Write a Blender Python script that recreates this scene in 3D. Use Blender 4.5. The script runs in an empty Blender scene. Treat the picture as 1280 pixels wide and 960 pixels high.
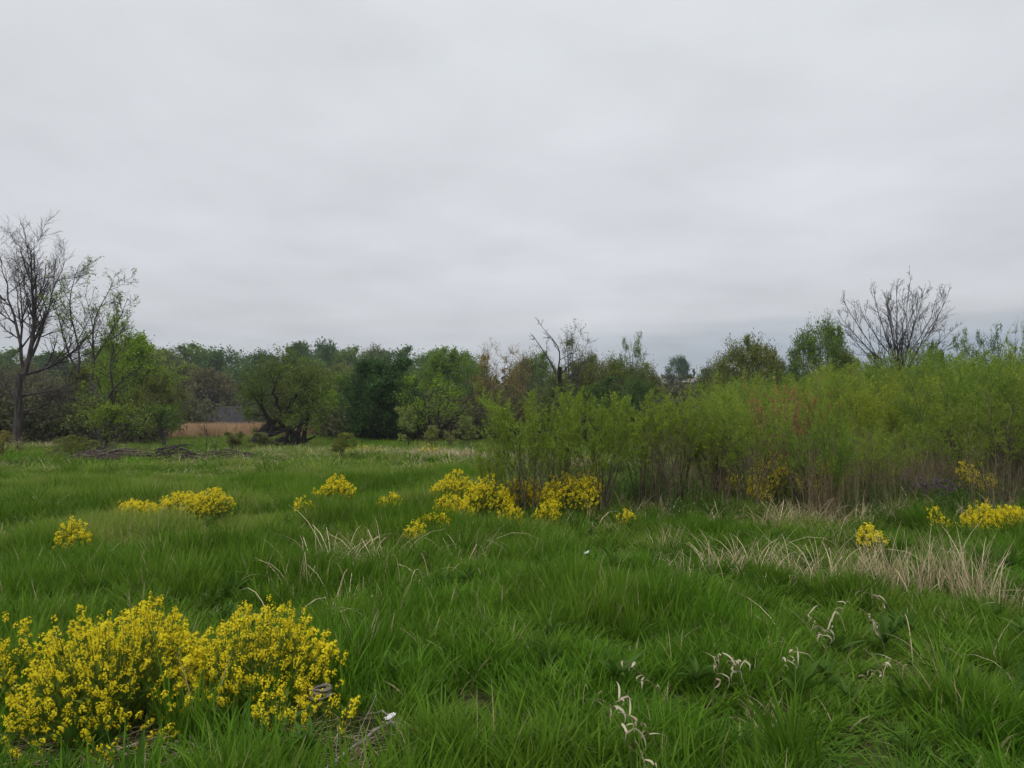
import bpy, math, random
import numpy as np
from mathutils import Vector

random.seed(7)
RNG = np.random.default_rng(7)
S = bpy.context.scene

# ------------------------------------------------------------------ camera
F = 914.0                       # focal length in pixels of the 1280 px wide photograph
EYE = 1.6
PITCH = math.atan((525.0 - 480.0) / F)
cam_data = bpy.data.cameras.new("camera")
cam = bpy.data.objects.new("camera", cam_data)
S.collection.objects.link(cam)
cam.location = (0, 0, EYE)
cam.rotation_euler = (math.radians(90) + PITCH, 0, 0)
cam_data.sensor_width = 36.0
cam_data.lens = 36.0 * F / 1280.0
cam_data.clip_start = 0.05
cam_data.clip_end = 3000
S.camera = cam

# ------------------------------------------------------------------ world: overcast sky
SUN_EL, SUN_AZ = math.radians(52), math.radians(200)
world = bpy.data.worlds.new("World")
S.world = world
world.use_nodes = True
nt = world.node_tree
nt.nodes.clear()
def N(tree, typ, **kw):
    n = tree.nodes.new(typ)
    for k, v in kw.items():
        if k.startswith("i_"):
            key = k[2:]
            n.inputs[int(key) if key.isdigit() else key].default_value = v
        else:
            setattr(n, k, v)
    return n
L = nt.links.new
out = N(nt, "ShaderNodeOutputWorld")
bg = N(nt, "ShaderNodeBackground")
bg.inputs[1].default_value = 0.1
sky = N(nt, "ShaderNodeTexSky", sky_type="NISHITA", sun_disc=False)
sky.sun_elevation = SUN_EL
sky.sun_rotation = SUN_AZ
sky.air_density = 1.0; sky.dust_density = 2.5
tc = N(nt, "ShaderNodeTexCoord")
sep = N(nt, "ShaderNodeSeparateXYZ")
L(tc.outputs["Generated"], sep.inputs[0])
# cloud deck seen from below: direction / (height + small) gives a flat layer in perspective
den = N(nt, "ShaderNodeMath", operation="MAXIMUM"); den.inputs[1].default_value = 0.0
L(sep.outputs[2], den.inputs[0])
den2 = N(nt, "ShaderNodeMath", operation="ADD"); den2.inputs[1].default_value = 0.12
L(den.outputs[0], den2.inputs[0])
dx = N(nt, "ShaderNodeMath", operation="DIVIDE"); dy = N(nt, "ShaderNodeMath", operation="DIVIDE")
L(sep.outputs[0], dx.inputs[0]); L(den2.outputs[0], dx.inputs[1])
L(sep.outputs[1], dy.inputs[0]); L(den2.outputs[0], dy.inputs[1])
cmb = N(nt, "ShaderNodeCombineXYZ")
L(dx.outputs[0], cmb.inputs[0]); L(dy.outputs[0], cmb.inputs[1])
n1 = N(nt, "ShaderNodeTexNoise"); n1.inputs["Scale"].default_value = 0.42; n1.inputs["Detail"].default_value = 4; n1.inputs["Roughness"].default_value = 0.48; n1.inputs["Distortion"].default_value = 0.35
L(cmb.outputs[0], n1.inputs["Vector"])
n2 = N(nt, "ShaderNodeTexNoise"); n2.inputs["Scale"].default_value = 1.5; n2.inputs["Detail"].default_value = 5; n2.inputs["Roughness"].default_value = 0.5
L(cmb.outputs[0], n2.inputs["Vector"])
nm = N(nt, "ShaderNodeMix", data_type="FLOAT"); nm.inputs[0].default_value = 0.42
L(n1.outputs[0], nm.inputs[2]); L(n2.outputs[0], nm.inputs[3])
# elevation -> base grey
elev = N(nt, "ShaderNodeValToRGB")
cr = elev.color_ramp
cr.elements[0].position = 0.0; cr.elements[0].color = (0.345, 0.395, 0.465, 1)
cr.elements[1].position = 1.0; cr.elements[1].color = (1.05, 1.07, 1.10, 1)
for p, c in ((0.06, (0.47, 0.500, 0.540)), (0.13, (0.560, 0.575, 0.605)), (0.22, (0.600, 0.613, 0.645)),
             (0.45, (0.630, 0.655, 0.685))):
    e = cr.elements.new(p); e.color = c + (1,)
L(sep.outputs[2], elev.inputs[0])
mr = N(nt, "ShaderNodeMapRange"); mr.inputs[1].default_value = 0.32; mr.inputs[2].default_value = 0.68
mr.inputs[3].default_value = 0.83; mr.inputs[4].default_value = 1.15
L(nm.outputs[0], mr.inputs[0])
# a darker bank low over the horizon, streaked
st = N(nt, "ShaderNodeMapping"); st.inputs["Scale"].default_value = (2.0, 2.0, 15.0)
L(tc.outputs["Generated"], st.inputs[0])
n3 = N(nt, "ShaderNodeTexNoise"); n3.inputs["Scale"].default_value = 1.0; n3.inputs["Detail"].default_value = 4; n3.inputs["Distortion"].default_value = 0.4
L(st.outputs[0], n3.inputs["Vector"])
sr = N(nt, "ShaderNodeMapRange"); sr.inputs[1].default_value = 0.42; sr.inputs[2].default_value = 0.62
L(n3.outputs[0], sr.inputs[0])
lo = N(nt, "ShaderNodeMapRange"); lo.inputs[1].default_value = 0.03; lo.inputs[2].default_value = 0.20
lo.inputs[3].default_value = 0.13; lo.inputs[4].default_value = 0.0
L(sep.outputs[2], lo.inputs[0])
bank = N(nt, "ShaderNodeMath", operation="MULTIPLY")
L(sr.outputs[0], bank.inputs[0]); L(lo.outputs[0], bank.inputs[1])
# blue grey cloud bank lying low on the right-hand horizon
ba = N(nt, "ShaderNodeMapRange"); ba.inputs[1].default_value = -0.05; ba.inputs[2].default_value = 0.5; L(sep.outputs[0], ba.inputs[0])
zz = N(nt, "ShaderNodeMath", operation="MULTIPLY_ADD"); zz.inputs[1].default_value = -0.10; L(n3.outputs[0], zz.inputs[0]); L(sep.outputs[2], zz.inputs[2])
bz = N(nt, "ShaderNodeMapRange"); bz.inputs[1].default_value = 0.080; bz.inputs[2].default_value = 0.050; bz.inputs[3].default_value = 0.0; bz.inputs[4].default_value = 1.0; L(zz.outputs[0], bz.inputs[0])
bb = N(nt, "ShaderNodeMath", operation="MULTIPLY"); L(ba.outputs[0], bb.inputs[0]); L(bz.outputs[0], bb.inputs[1])
inv = N(nt, "ShaderNodeMath", operation="SUBTRACT"); inv.inputs[0].default_value = 1.0
L(bank.outputs[0], inv.inputs[1])
fac = N(nt, "ShaderNodeMath", operation="MULTIPLY")
L(mr.outputs[0], fac.inputs[0]); L(inv.outputs[0], fac.inputs[1])
vm = N(nt, "ShaderNodeVectorMath", operation="SCALE")
L(elev.outputs[0], vm.inputs[0]); L(fac.outputs[0], vm.inputs[3])
vm2 = N(nt, "ShaderNodeVectorMath", operation="SCALE"); vm2.inputs[3].default_value = 10.8
bk = N(nt, "ShaderNodeMix", data_type="RGBA", blend_type="MULTIPLY"); bk.inputs[7].default_value = (0.70, 0.77, 0.84, 1)
L(bb.outputs[0], bk.inputs[0]); L(vm.outputs[0], bk.inputs[6]); L(bk.outputs[2], vm2.inputs[0])
mx = N(nt, "ShaderNodeMix", data_type="RGBA"); mx.inputs[0].default_value = 0.95
L(sky.outputs[0], mx.inputs[6]); L(vm2.outputs[0], mx.inputs[7])
L(mx.outputs[2], bg.inputs[0]); L(bg.outputs[0], out.inputs[0])

# ------------------------------------------------------------------ sun behind the cloud
sd = bpy.data.lights.new("sun", "SUN")
sd.energy = 1.0; sd.angle = math.radians(25); sd.color = (1.0, 0.965, 0.91)
sun = bpy.data.objects.new("sun", sd)
S.collection.objects.link(sun)
az = SUN_AZ
sdir = Vector((math.sin(az) * math.cos(SUN_EL), math.cos(az) * math.cos(SUN_EL), math.sin(SUN_EL)))
sun.rotation_euler = sdir.to_track_quat("Z", "Y").to_euler()
sun.location = sdir * 50

S.view_settings.view_transform = "Standard"
S.view_settings.look = "None"
S.view_settings.exposure = 0.12
S.view_settings.gamma = 1.0
S.render.engine = "CYCLES"
S.cycles.max_bounces = 6
S.cycles.diffuse_bounces = 4
S.cycles.transmission_bounces = 4
S.cycles.use_denoising = True
S.cycles.denoiser = "OPENIMAGEDENOISE"
S.cycles.denoising_input_passes = "RGB_ALBEDO_NORMAL"
S.cycles.denoising_prefilter = "ACCURATE"

# ================================================================== helpers
def W(px, py, d):
    """pixel of the photograph at depth d (metres along the ground) -> world point"""
    a = (px - 640.0) / F; b = (480.0 - py) / F
    r = np.array([a, math.cos(PITCH) - b * math.sin(PITCH), math.sin(PITCH) + b * math.cos(PITCH)])
    r = r * (d / r[1])
    return np.array([r[0], d, EYE + r[2]])
def smooth(a, b, x):
    t = np.clip((np.asarray(x, float) - a) / (b - a), 0, 1)
    return t * t * (3 - 2 * t)
_perm = np.random.default_rng(3).random((256, 256))
def vnoise(x, y):
    x = np.asarray(x, float); y = np.asarray(y, float)
    xi = np.floor(x).astype(int); yi = np.floor(y).astype(int)
    fx = x - xi; fy = y - yi
    fx = fx * fx * (3 - 2 * fx); fy = fy * fy * (3 - 2 * fy)
    g = lambda i, j: _perm[i & 255, j & 255]
    return (g(xi, yi) * (1 - fx) + g(xi + 1, yi) * fx) * (1 - fy) + (g(xi, yi + 1) * (1 - fx) + g(xi + 1, yi + 1) * fx) * fy
def fbm(x, y, s, o=3):
    v = 0; a = 0.5; t = 0
    for k in range(o):
        v = v + a * vnoise(x / s + 17.3 * k, y / s + 5.1 * k); t += a; a *= 0.5; s *= 0.5
    return v / t
def terrain(x, y):
    x = np.asarray(x, float); y = np.asarray(y, float)
    ay = np.maximum(y, 1.0)
    h = smooth(75, 190, y) * (3.5 + 5.0 * smooth(0.05, 0.25, x / ay))
    h = h - 2.6 * np.exp(-(((x + 44) / 13.0) ** 2 + ((y - 112) / 16.0) ** 2))
    near = 1 - smooth(35, 70, y)
    h = h + near * (0.17 * (fbm(x, y, 2.4, 2) - 0.5) + 0.09 * (fbm(x + 50, y, 0.7, 2) - 0.5))
    h = h + (fbm(x + 9, y + 4, 30, 2) - 0.5) * 0.5 * smooth(25, 70, y)
    return h
def ground(x, y): return float(terrain(x, y))

def mk_mesh(name, V, F4=None, F3=None, tint=None, mats=(), mi4=None, smooth_shade=False):
    V = np.asarray(V, np.float32).reshape(-1, 3)
    F4 = np.zeros((0, 4), np.int32) if F4 is None else np.asarray(F4, np.int32).reshape(-1, 4)
    F3 = np.zeros((0, 3), np.int32) if F3 is None else np.asarray(F3, np.int32).reshape(-1, 3)
    me = bpy.data.meshes.new(name)
    n4, n3 = len(F4), len(F3)
    me.vertices.add(len(V)); me.vertices.foreach_set("co", V.ravel())
    me.loops.add(n4 * 4 + n3 * 3)
    me.loops.foreach_set("vertex_index", np.concatenate([F4.ravel(), F3.ravel()]).astype(np.int32))
    me.polygons.add(n4 + n3)
    ls = np.concatenate([np.arange(n4) * 4, n4 * 4 + np.arange(n3) * 3]).astype(np.int32)
    me.polygons.foreach_set("loop_start", ls)
    if smooth_shade:
        me.polygons.foreach_set("use_smooth", np.ones(n4 + n3, bool))
    for m in mats: me.materials.append(m)
    if tint is not None:
        a = me.attributes.new("tint", "FLOAT", "POINT")
        a.data.foreach_set("value", np.asarray(tint, np.float32))
    me.update(calc_edges=True)
    return me

class MB:
    """collects geometry (numpy) and builds one mesh"""
    def __init__(s): s.V = []; s.Q = []; s.T = []; s.t = []; s.n = 0
    def add(s, V, Q=None, T=None, t=0.5):
        V = np.asarray(V, float).reshape(-1, 3)
        if Q is not None and len(Q): s.Q.append(np.asarray(Q).reshape(-1, 4) + s.n)
        if T is not None and len(T): s.T.append(np.asarray(T).reshape(-1, 3) + s.n)
        s.V.append(V); s.t.append(np.broadcast_to(np.asarray(t, float), (len(V),)).copy()); s.n += len(V)
    def tris(s): return 2 * sum(len(q) for q in s.Q) + sum(len(q) for q in s.T)
    def build(s, name, mat, sm=False):
        return mk_mesh(name, np.concatenate(s.V), np.concatenate(s.Q) if s.Q else None,
                       np.concatenate(s.T) if s.T else None, np.concatenate(s.t), (mat,), smooth_shade=sm)

def norm(v): return v / np.maximum(np.linalg.norm(v, axis=-1, keepdims=True), 1e-9)

def tubes(mb, P, R, sides=4, t=0.5, cap=False):
    """P (m,n,3) polylines, R (m,n) radii"""
    P = np.asarray(P, float); R = np.asarray(R, float)
    if P.ndim == 2: P = P[None]; R = R[None]
    m, n, _ = P.shape
    T = np.gradient(P, axis=1); T = norm(T)
    ref = np.where(np.abs(T[..., 2:3]) > 0.9, np.array([1.0, 0.13, 0]), np.array([0.02, 0.05, 1.0]))
    mean = norm(T.mean(axis=1, keepdims=True))
    ref = np.where(np.abs(mean[..., 2:3]) > 0.8, np.array([1.0, 0.13, 0.0]), np.array([0.02, 0.05, 1.0]))
    A = norm(np.cross(T, np.broadcast_to(ref, T.shape))); B = np.cross(T, A)
    a = np.arange(sides) / sides * 2 * math.pi
    ring = P[:, :, None, :] + R[:, :, None, None] * (np.cos(a)[None, None, :, None] * A[:, :, None, :] + np.sin(a)[None, None, :, None] * B[:, :, None, :])
    V = ring.reshape(-1, 3)
    i = np.arange(m)[:, None, None]; j = np.arange(n - 1)[None, :, None]; k = np.arange(sides)[None, None, :]
    k2 = (k + 1) % sides
    b = i * n * sides + j * sides
    Q = np.stack([b + k, b + k2, b + sides + k2, b + sides + k], -1).reshape(-1, 4)
    if np.ndim(t) == 1: t = np.repeat(t, n * sides)
    mb.add(V, Q, None, t)

def rand_perp(T, rng):
    r = rng.normal(size=T.shape)
    return norm(r - (r * T).sum(-1, keepdims=True) * T)

def spawn(P, R, k, t0, t1, ang, ang_sd, lfac, lvar, n=5, up=0.1, wig=0.1, rfac=0.6, rend=0.25, taper_t=0.5,
          env=None, rng=RNG, rmin=0.0, absl=None, droop=0.0):
    """children of the polylines P; returns child polylines, radii"""
    m, pn, _ = P.shape
    plen = np.linalg.norm(np.diff(P, axis=1), axis=-1).sum(1)
    t = t0 + (t1 - t0) * (np.arange(k)[None, :] + rng.random((m, k))) / k
    u = t * (pn - 1); i0 = np.clip(u.astype(int), 0, pn - 2); f = u - i0
    idx = np.arange(m)[:, None]
    base = P[idx, i0] * (1 - f[..., None]) + P[idx, i0 + 1] * f[..., None]
    tan = norm(P[idx, i0 + 1] - P[idx, i0])
    rb = R[idx, i0] * (1 - f) + R[idx, i0 + 1] * f
    per = rand_perp(tan, rng)
    a = np.radians(ang + ang_sd * rng.normal(size=(m, k)))[..., None]
    d = norm(np.cos(a) * tan + np.sin(a) * per)
    ln = (plen[:, None] if absl is None else absl) * lfac * (1 - taper_t * (t - t0) / max(t1 - t0, 1e-6)) * (1 + lvar * rng.normal(size=(m, k)))
    ln = np.maximum(ln, 0.02)
    base = base.reshape(-1, 3); d = d.reshape(-1, 3); ln = ln.reshape(-1); rb = rb.reshape(-1)
    if env is not None:
        s = np.ones(len(ln))
        for q in (0.85, 0.7, 0.55, 0.4, 0.25, 0.12):
            tip = base + d * (ln * s)[:, None]
            bad = env(tip) > 1
            s = np.where(bad, q, s)
        ln = ln * s
    C = np.zeros((len(ln), n, 3)); C[:, 0] = base
    dd = d.copy()
    for j in range(1, n):
        C[:, j] = C[:, j - 1] + dd * (ln / (n - 1))[:, None]
        dd = dd + wig * rng.normal(size=dd.shape) + np.array([0, 0, up - droop * j / n])
        dd = norm(dd)
    r0 = np.maximum(rb * rfac, rmin)
    CR = r0[:, None] * np.linspace(1, rend, n)[None, :]
    CR = np.maximum(CR, rmin * 0.5)
    return C, CR

def leaves(mb, P, k, size, aspect=0.5, t0=0.1, t1=1.0, spread=0.02, along=0.5, svar=0.35, rng=RNG, flat=0.4, tvar=1.0, droop=0.0):
    """k rhombic leaves on every polyline of P"""
    m, pn, _ = P.shape
    t = t0 + (t1 - t0) * rng.random((m, k))
    u = t * (pn - 1); i0 = np.clip(u.astype(int), 0, pn - 2); f = u - i0
    idx = np.arange(m)[:, None]
    base = P[idx, i0] * (1 - f[..., None]) + P[idx, i0 + 1] * f[..., None]
    tan = norm(P[idx, i0 + 1] - P[idx, i0])
    d = norm(along * tan + (1 - along) * norm(rng.normal(size=tan.shape)) + np.array([0, 0, -droop]))
    base = base + spread * rng.normal(size=base.shape)
    base = base.reshape(-1, 3); d = d.reshape(-1, 3)
    nn = norm(rng.normal(size=d.shape) + np.array([0, 0, flat * 3]))
    s = norm(np.cross(d, nn)); up = np.cross(s, d)
    L_ = size * (1 + svar * rng.normal(size=len(base))).clip(0.4, 1.8)
    L_ = L_[:, None]; w = L_ * aspect * 0.5
    V = np.stack([base, base + d * L_ * 0.45 + s * w + up * w * 0.35, base + d * L_, base + d * L_ * 0.45 - s * w + up * w * 0.35], 1)
    q = np.arange(len(base))[:, None] * 4 + np.arange(4)[None]
    tw = rng.random(m)[:, None] * 0.6 + rng.random((m, k)) * 0.4      # twig share + leaf share
    mb.add(V.reshape(-1, 3), q, None, np.repeat(tw.reshape(-1) * tvar, 4))

# ================================================================== materials
def leaf_mat(name, c_dark, c_light, trans=0.35, rough=0.6, spec=0.12, patch=None, patch_scale=0.25, objcol=False, patch_amt=0.6, rnd=0.35, dry=None, dry_from=0.93):
    m = bpy.data.materials.new(name); m.use_nodes = True
    t = m.node_tree; t.nodes.clear(); Lk = t.links.new
    o = N(t, "ShaderNodeOutputMaterial")
    at = N(t, "ShaderNodeAttribute", attribute_name="tint")
    oi = N(t, "ShaderNodeObjectInfo")
    ms = N(t, "ShaderNodeMix", data_type="FLOAT"); ms.inputs[0].default_value = rnd
    Lk(at.outputs["Fac"], ms.inputs[2]); Lk(oi.outputs["Random"], ms.inputs[3])
    mc = N(t, "ShaderNodeMix", data_type="RGBA")
    mc.inputs[6].default_value = (*c_dark, 1); mc.inputs[7].default_value = (*c_light, 1)
    Lk(ms.outputs[0], mc.inputs[0])
    col = mc.outputs[2]
    if dry is not None:                         # a few blades have already died off
        dr = N(t, "ShaderNodeMath", operation="GREATER_THAN"); dr.inputs[1].default_value = dry_from
        Lk(at.outputs["Fac"], dr.inputs[0])
    if patch is not None:
        ge = N(t, "ShaderNodeNewGeometry")
        nz = N(t, "ShaderNodeTexNoise"); nz.inputs["Scale"].default_value = patch_scale; nz.inputs["Detail"].default_value = 4
        Lk(ge.outputs["Position"], nz.inputs["Vector"])
        r = N(t, "ShaderNodeMapRange"); r.inputs[1].default_value = 0.42; r.inputs[2].default_value = 0.62; r.inputs[4].default_value = patch_amt
        Lk(nz.outputs[0], r.inputs[0])
        m2 = N(t, "ShaderNodeMix", data_type="RGBA"); m2.inputs[7].default_value = (*patch, 1)
        Lk(r.outputs[0], m2.inputs[0]); Lk(col, m2.inputs[6]); col = m2.outputs[2]
    if dry is not None:
        m3 = N(t, "ShaderNodeMix", data_type="RGBA"); m3.inputs[7].default_value = (*dry, 1)
        Lk(dr.outputs[0], m3.inputs[0]); Lk(col, m3.inputs[6]); col = m3.outputs[2]
    if objcol:
        mu = N(t, "ShaderNodeMix", data_type="RGBA", blend_type="MULTIPLY"); mu.inputs[0].default_value = 1
        Lk(col, mu.inputs[6]); Lk(oi.outputs["Color"], mu.inputs[7]); col = mu.outputs[2]
    b = N(t, "ShaderNodeBsdfPrincipled"); b.inputs["Roughness"].default_value = rough; b.inputs["Specular IOR Level"].default_value = spec
    tr = N(t, "ShaderNodeBsdfTranslucent")
    mi = N(t, "ShaderNodeMixShader"); mi.inputs[0].default_value = trans
    Lk(col, b.inputs["Base Color"]); Lk(col, tr.inputs["Color"])
    Lk(b.outputs[0], mi.inputs[1]); Lk(tr.outputs[0], mi.inputs[2]); Lk(mi.outputs[0], o.inputs[0])
    return m
def solid_mat(name, c1, c2, scale=8.0, rough=0.85, detail=5, stretch=(1, 1, 1), bump=0.3, objcol=False, coords="Object"):
    m = bpy.data.materials.new(name); m.use_nodes = True
    t = m.node_tree; b = t.nodes["Principled BSDF"]; Lk = t.links.new
    tc_ = N(t, "ShaderNodeTexCoord"); mp = N(t, "ShaderNodeMapping"); mp.inputs["Scale"].default_value = stretch
    Lk(tc_.outputs[coords], mp.inputs[0])
    nz = N(t, "ShaderNodeTexNoise"); nz.inputs["Scale"].default_value = scale; nz.inputs["Detail"].default_value = detail
    Lk(mp.outputs[0], nz.inputs["Vector"])
    r = N(t, "ShaderNodeMapRange"); r.inputs[1].default_value = 0.35; r.inputs[2].default_value = 0.65
    Lk(nz.outputs[0], r.inputs[0])
    mc = N(t, "ShaderNodeMix", data_type="RGBA"); mc.inputs[6].default_value = (*c1, 1); mc.inputs[7].default_value = (*c2, 1)
    Lk(r.outputs[0], mc.inputs[0]); col = mc.outputs[2]
    if objcol:
        oi = N(t, "ShaderNodeObjectInfo")
        mu = N(t, "ShaderNodeMix", data_type="RGBA", blend_type="MULTIPLY"); mu.inputs[0].default_value = 1
        Lk(col, mu.inputs[6]); Lk(oi.outputs["Color"], mu.inputs[7]); col = mu.outputs[2]
    Lk(col, b.inputs["Base Color"]); b.inputs["Roughness"].default_value = rough; b.inputs["Specular IOR Level"].default_value = 0.2
    if bump:
        bu = N(t, "ShaderNodeBump"); bu.inputs["Strength"].default_value = bump; bu.inputs["Distance"].default_value = 0.02
        Lk(nz.outputs[0], bu.inputs["Height"]); Lk(bu.outputs[0], b.inputs["Normal"])
    return m

M_GRASS = leaf_mat("grass_blade", (0.058, 0.142, 0.008), (0.195, 0.350, 0.020), trans=0.38, rough=0.6, spec=0.10,
                   patch=(0.310, 0.350, 0.080), patch_scale=0.3, patch_amt=0.75, dry=(0.42, 0.36, 0.19), dry_from=0.972)
M_GRASSN = leaf_mat("grass_blade_lush", (0.042, 0.120, 0.008), (0.155, 0.310, 0.018), trans=0.38, rough=0.55, spec=0.14,
                   patch=(0.215, 0.300, 0.040), patch_scale=0.5, patch_amt=0.35, dry=(0.42, 0.36, 0.19), dry_from=0.982)
M_GRASSD = leaf_mat("grass_blade_deep", (0.044, 0.110, 0.008), (0.130, 0.245, 0.016), trans=0.35, rough=0.6, spec=0.10, dry=(0.36, 0.30, 0.16), dry_from=0.985)
M_WEED = leaf_mat("weed_leaf", (0.040, 0.095, 0.014), (0.095, 0.180, 0.026), trans=0.3)
M_STRAW = leaf_mat("dry_straw", (0.24, 0.18, 0.095), (0.78, 0.66, 0.42), trans=0.25, rough=0.7, rnd=0.1)
M_BLEACH = leaf_mat("bleached_leaf", (0.44, 0.36, 0.23), (0.76, 0.68, 0.50), trans=0.3, rough=0.6)
M_DEADSTEM = leaf_mat("dead_stem", (0.12, 0.085, 0.045), (0.42, 0.33, 0.20), trans=0.1, rough=0.8, rnd=0.4)
M_REED = leaf_mat("dry_reed", (0.33, 0.20, 0.11), (0.54, 0.37, 0.22), trans=0.2, rough=0.8, rnd=0.4)
M_LEAF = leaf_mat("tree_leaf", (0.95, 0.92, 0.95), (2.40, 2.20, 2.00), trans=0.35, objcol=True, rnd=0.0)
M_WILLOW = leaf_mat("willow_leaf", (0.120, 0.195, 0.020), (0.340, 0.460, 0.055), trans=0.4, objcol=True, rnd=0.15)
M_PETAL = leaf_mat("yellow_petal", (0.72, 0.57, 0.010), (0.95, 0.83, 0.026), trans=0.3, rough=0.6, spec=0.15, rnd=0.1)
M_STEM = leaf_mat("green_stem", (0.070, 0.125, 0.016), (0.200, 0.270, 0.036), trans=0.2)
M_PURPLE = leaf_mat("purple_petal", (0.09, 0.045, 0.11), (0.20, 0.10, 0.22), trans=0.3)
M_BARK = solid_mat("bark", (0.030, 0.026, 0.024), (0.085, 0.075, 0.068), scale=9, stretch=(1, 1, 0.2), objcol=True)
M_TWIG = solid_mat("willow_stem", (0.052, 0.045, 0.032), (0.140, 0.120, 0.084), scale=14, bump=0, objcol=True)
M_WOOD = solid_mat("weathered_wood", (0.12, 0.10, 0.085), (0.34, 0.30, 0.26), scale=30, stretch=(1, 1, 4))
M_PALE = solid_mat("pale_litter", (0.62, 0.58, 0.56), (0.80, 0.77, 0.76), scale=30, rough=0.6)
M_SHINGLE = solid_mat("roof_shingle", (0.040, 0.038, 0.040), (0.068, 0.065, 0.068), scale=3.0, rough=1.0, bump=0.2)
M_SHINGLE2 = solid_mat("brown_roof_shingle", (0.20, 0.17, 0.165), (0.29, 0.26, 0.25), scale=2.0, rough=0.9, bump=0.2)
M_WALL = solid_mat("house_siding", (0.13, 0.10, 0.085), (0.20, 0.16, 0.13), scale=2.0, rough=0.9)
M_GLASS = solid_mat("window_glass", (0.02, 0.025, 0.03), (0.04, 0.045, 0.05), scale=1.0, rough=0.1, bump=0)
M_TRIM = solid_mat("pale_trim", (0.45, 0.43, 0.40), (0.55, 0.53, 0.50), scale=2.0)

def ground_mat():
    m = bpy.data.materials.new("meadow_soil"); m.use_nodes = True
    t = m.node_tree; b = t.nodes["Principled BSDF"]; Lk = t.links.new
    ge = N(t, "ShaderNodeNewGeometry")
    a = N(t, "ShaderNodeTexNoise"); a.inputs["Scale"].default_value = 0.22; a.inputs["Detail"].default_value = 8
    c = N(t, "ShaderNodeTexNoise"); c.inputs["Scale"].default_value = 14; c.inputs["Detail"].default_value = 6
    Lk(ge.outputs["Position"], a.inputs["Vector"]); Lk(ge.outputs["Position"], c.inputs["Vector"])
    r1 = N(t, "ShaderNodeValToRGB"); e = r1.color_ramp.elements
    e[0].position = 0.36; e[0].color = (0.030, 0.045, 0.014, 1); e[1].position = 0.66; e[1].color = (0.085, 0.085, 0.035, 1)
    Lk(a.outputs[0], r1.inputs[0])
    r2 = N(t, "ShaderNodeValToRGB"); e = r2.color_ramp.elements
    e[0].position = 0.35; e[0].color = (0.35, 0.33, 0.30, 1); e[1].position = 0.7; e[1].color = (1.5, 1.35, 1.1, 1)
    Lk(c.outputs[0], r2.inputs[0])
    mu = N(t, "ShaderNodeMix", data_type="RGBA", blend_type="MULTIPLY"); mu.inputs[0].default_value = 0.8
    Lk(r1.outputs[0], mu.inputs[6]); Lk(r2.outputs[0], mu.inputs[7]); Lk(mu.outputs[2], b.inputs["Base Color"])
    b.inputs["Roughness"].default_value = 1.0; b.inputs["Specular IOR Level"].default_value = 0.05
    bu = N(t, "ShaderNodeBump"); bu.inputs["Strength"].default_value = 0.8; bu.inputs["Distance"].default_value = 0.04
    Lk(c.outputs[0], bu.inputs["Height"]); Lk(bu.outputs[0], b.inputs["Normal"])
    return m

# ================================================================== linking
def link(name, me, parent=None, label=None, cat=None, group=None, kind=None, loc=None, color=None, rz=0.0, sc=None):
    o = bpy.data.objects.new(name, me); S.collection.objects.link(o)
    if parent is not None: o.parent = parent
    if loc is not None: o.location = loc
    if rz: o.rotation_euler = (0, 0, rz)
    if sc is not None: o.scale = sc if hasattr(sc, "__len__") else (sc, sc, sc)
    if label: o["label"] = label
    if cat: o["category"] = cat
    if group: o["group"] = group
    if kind: o["kind"] = kind
    if color is not None: o.color = (*color, 1)
    return o
def thing(name, parts, loc, label, cat, group=None, rz=0.0, sc=1.0, colors=None):
    """an Empty at the thing's base with its parts; parts = [(part name, mesh)], meshes are shared between copies"""
    r = link(name, None, None, label, cat, group, None, loc, None, rz, sc)
    for i, (pn, me) in enumerate(parts):
        link(pn, me, r, color=(colors or {}).get(pn), kind="stuff" if pn == "petals" else None)
    return r

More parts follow.
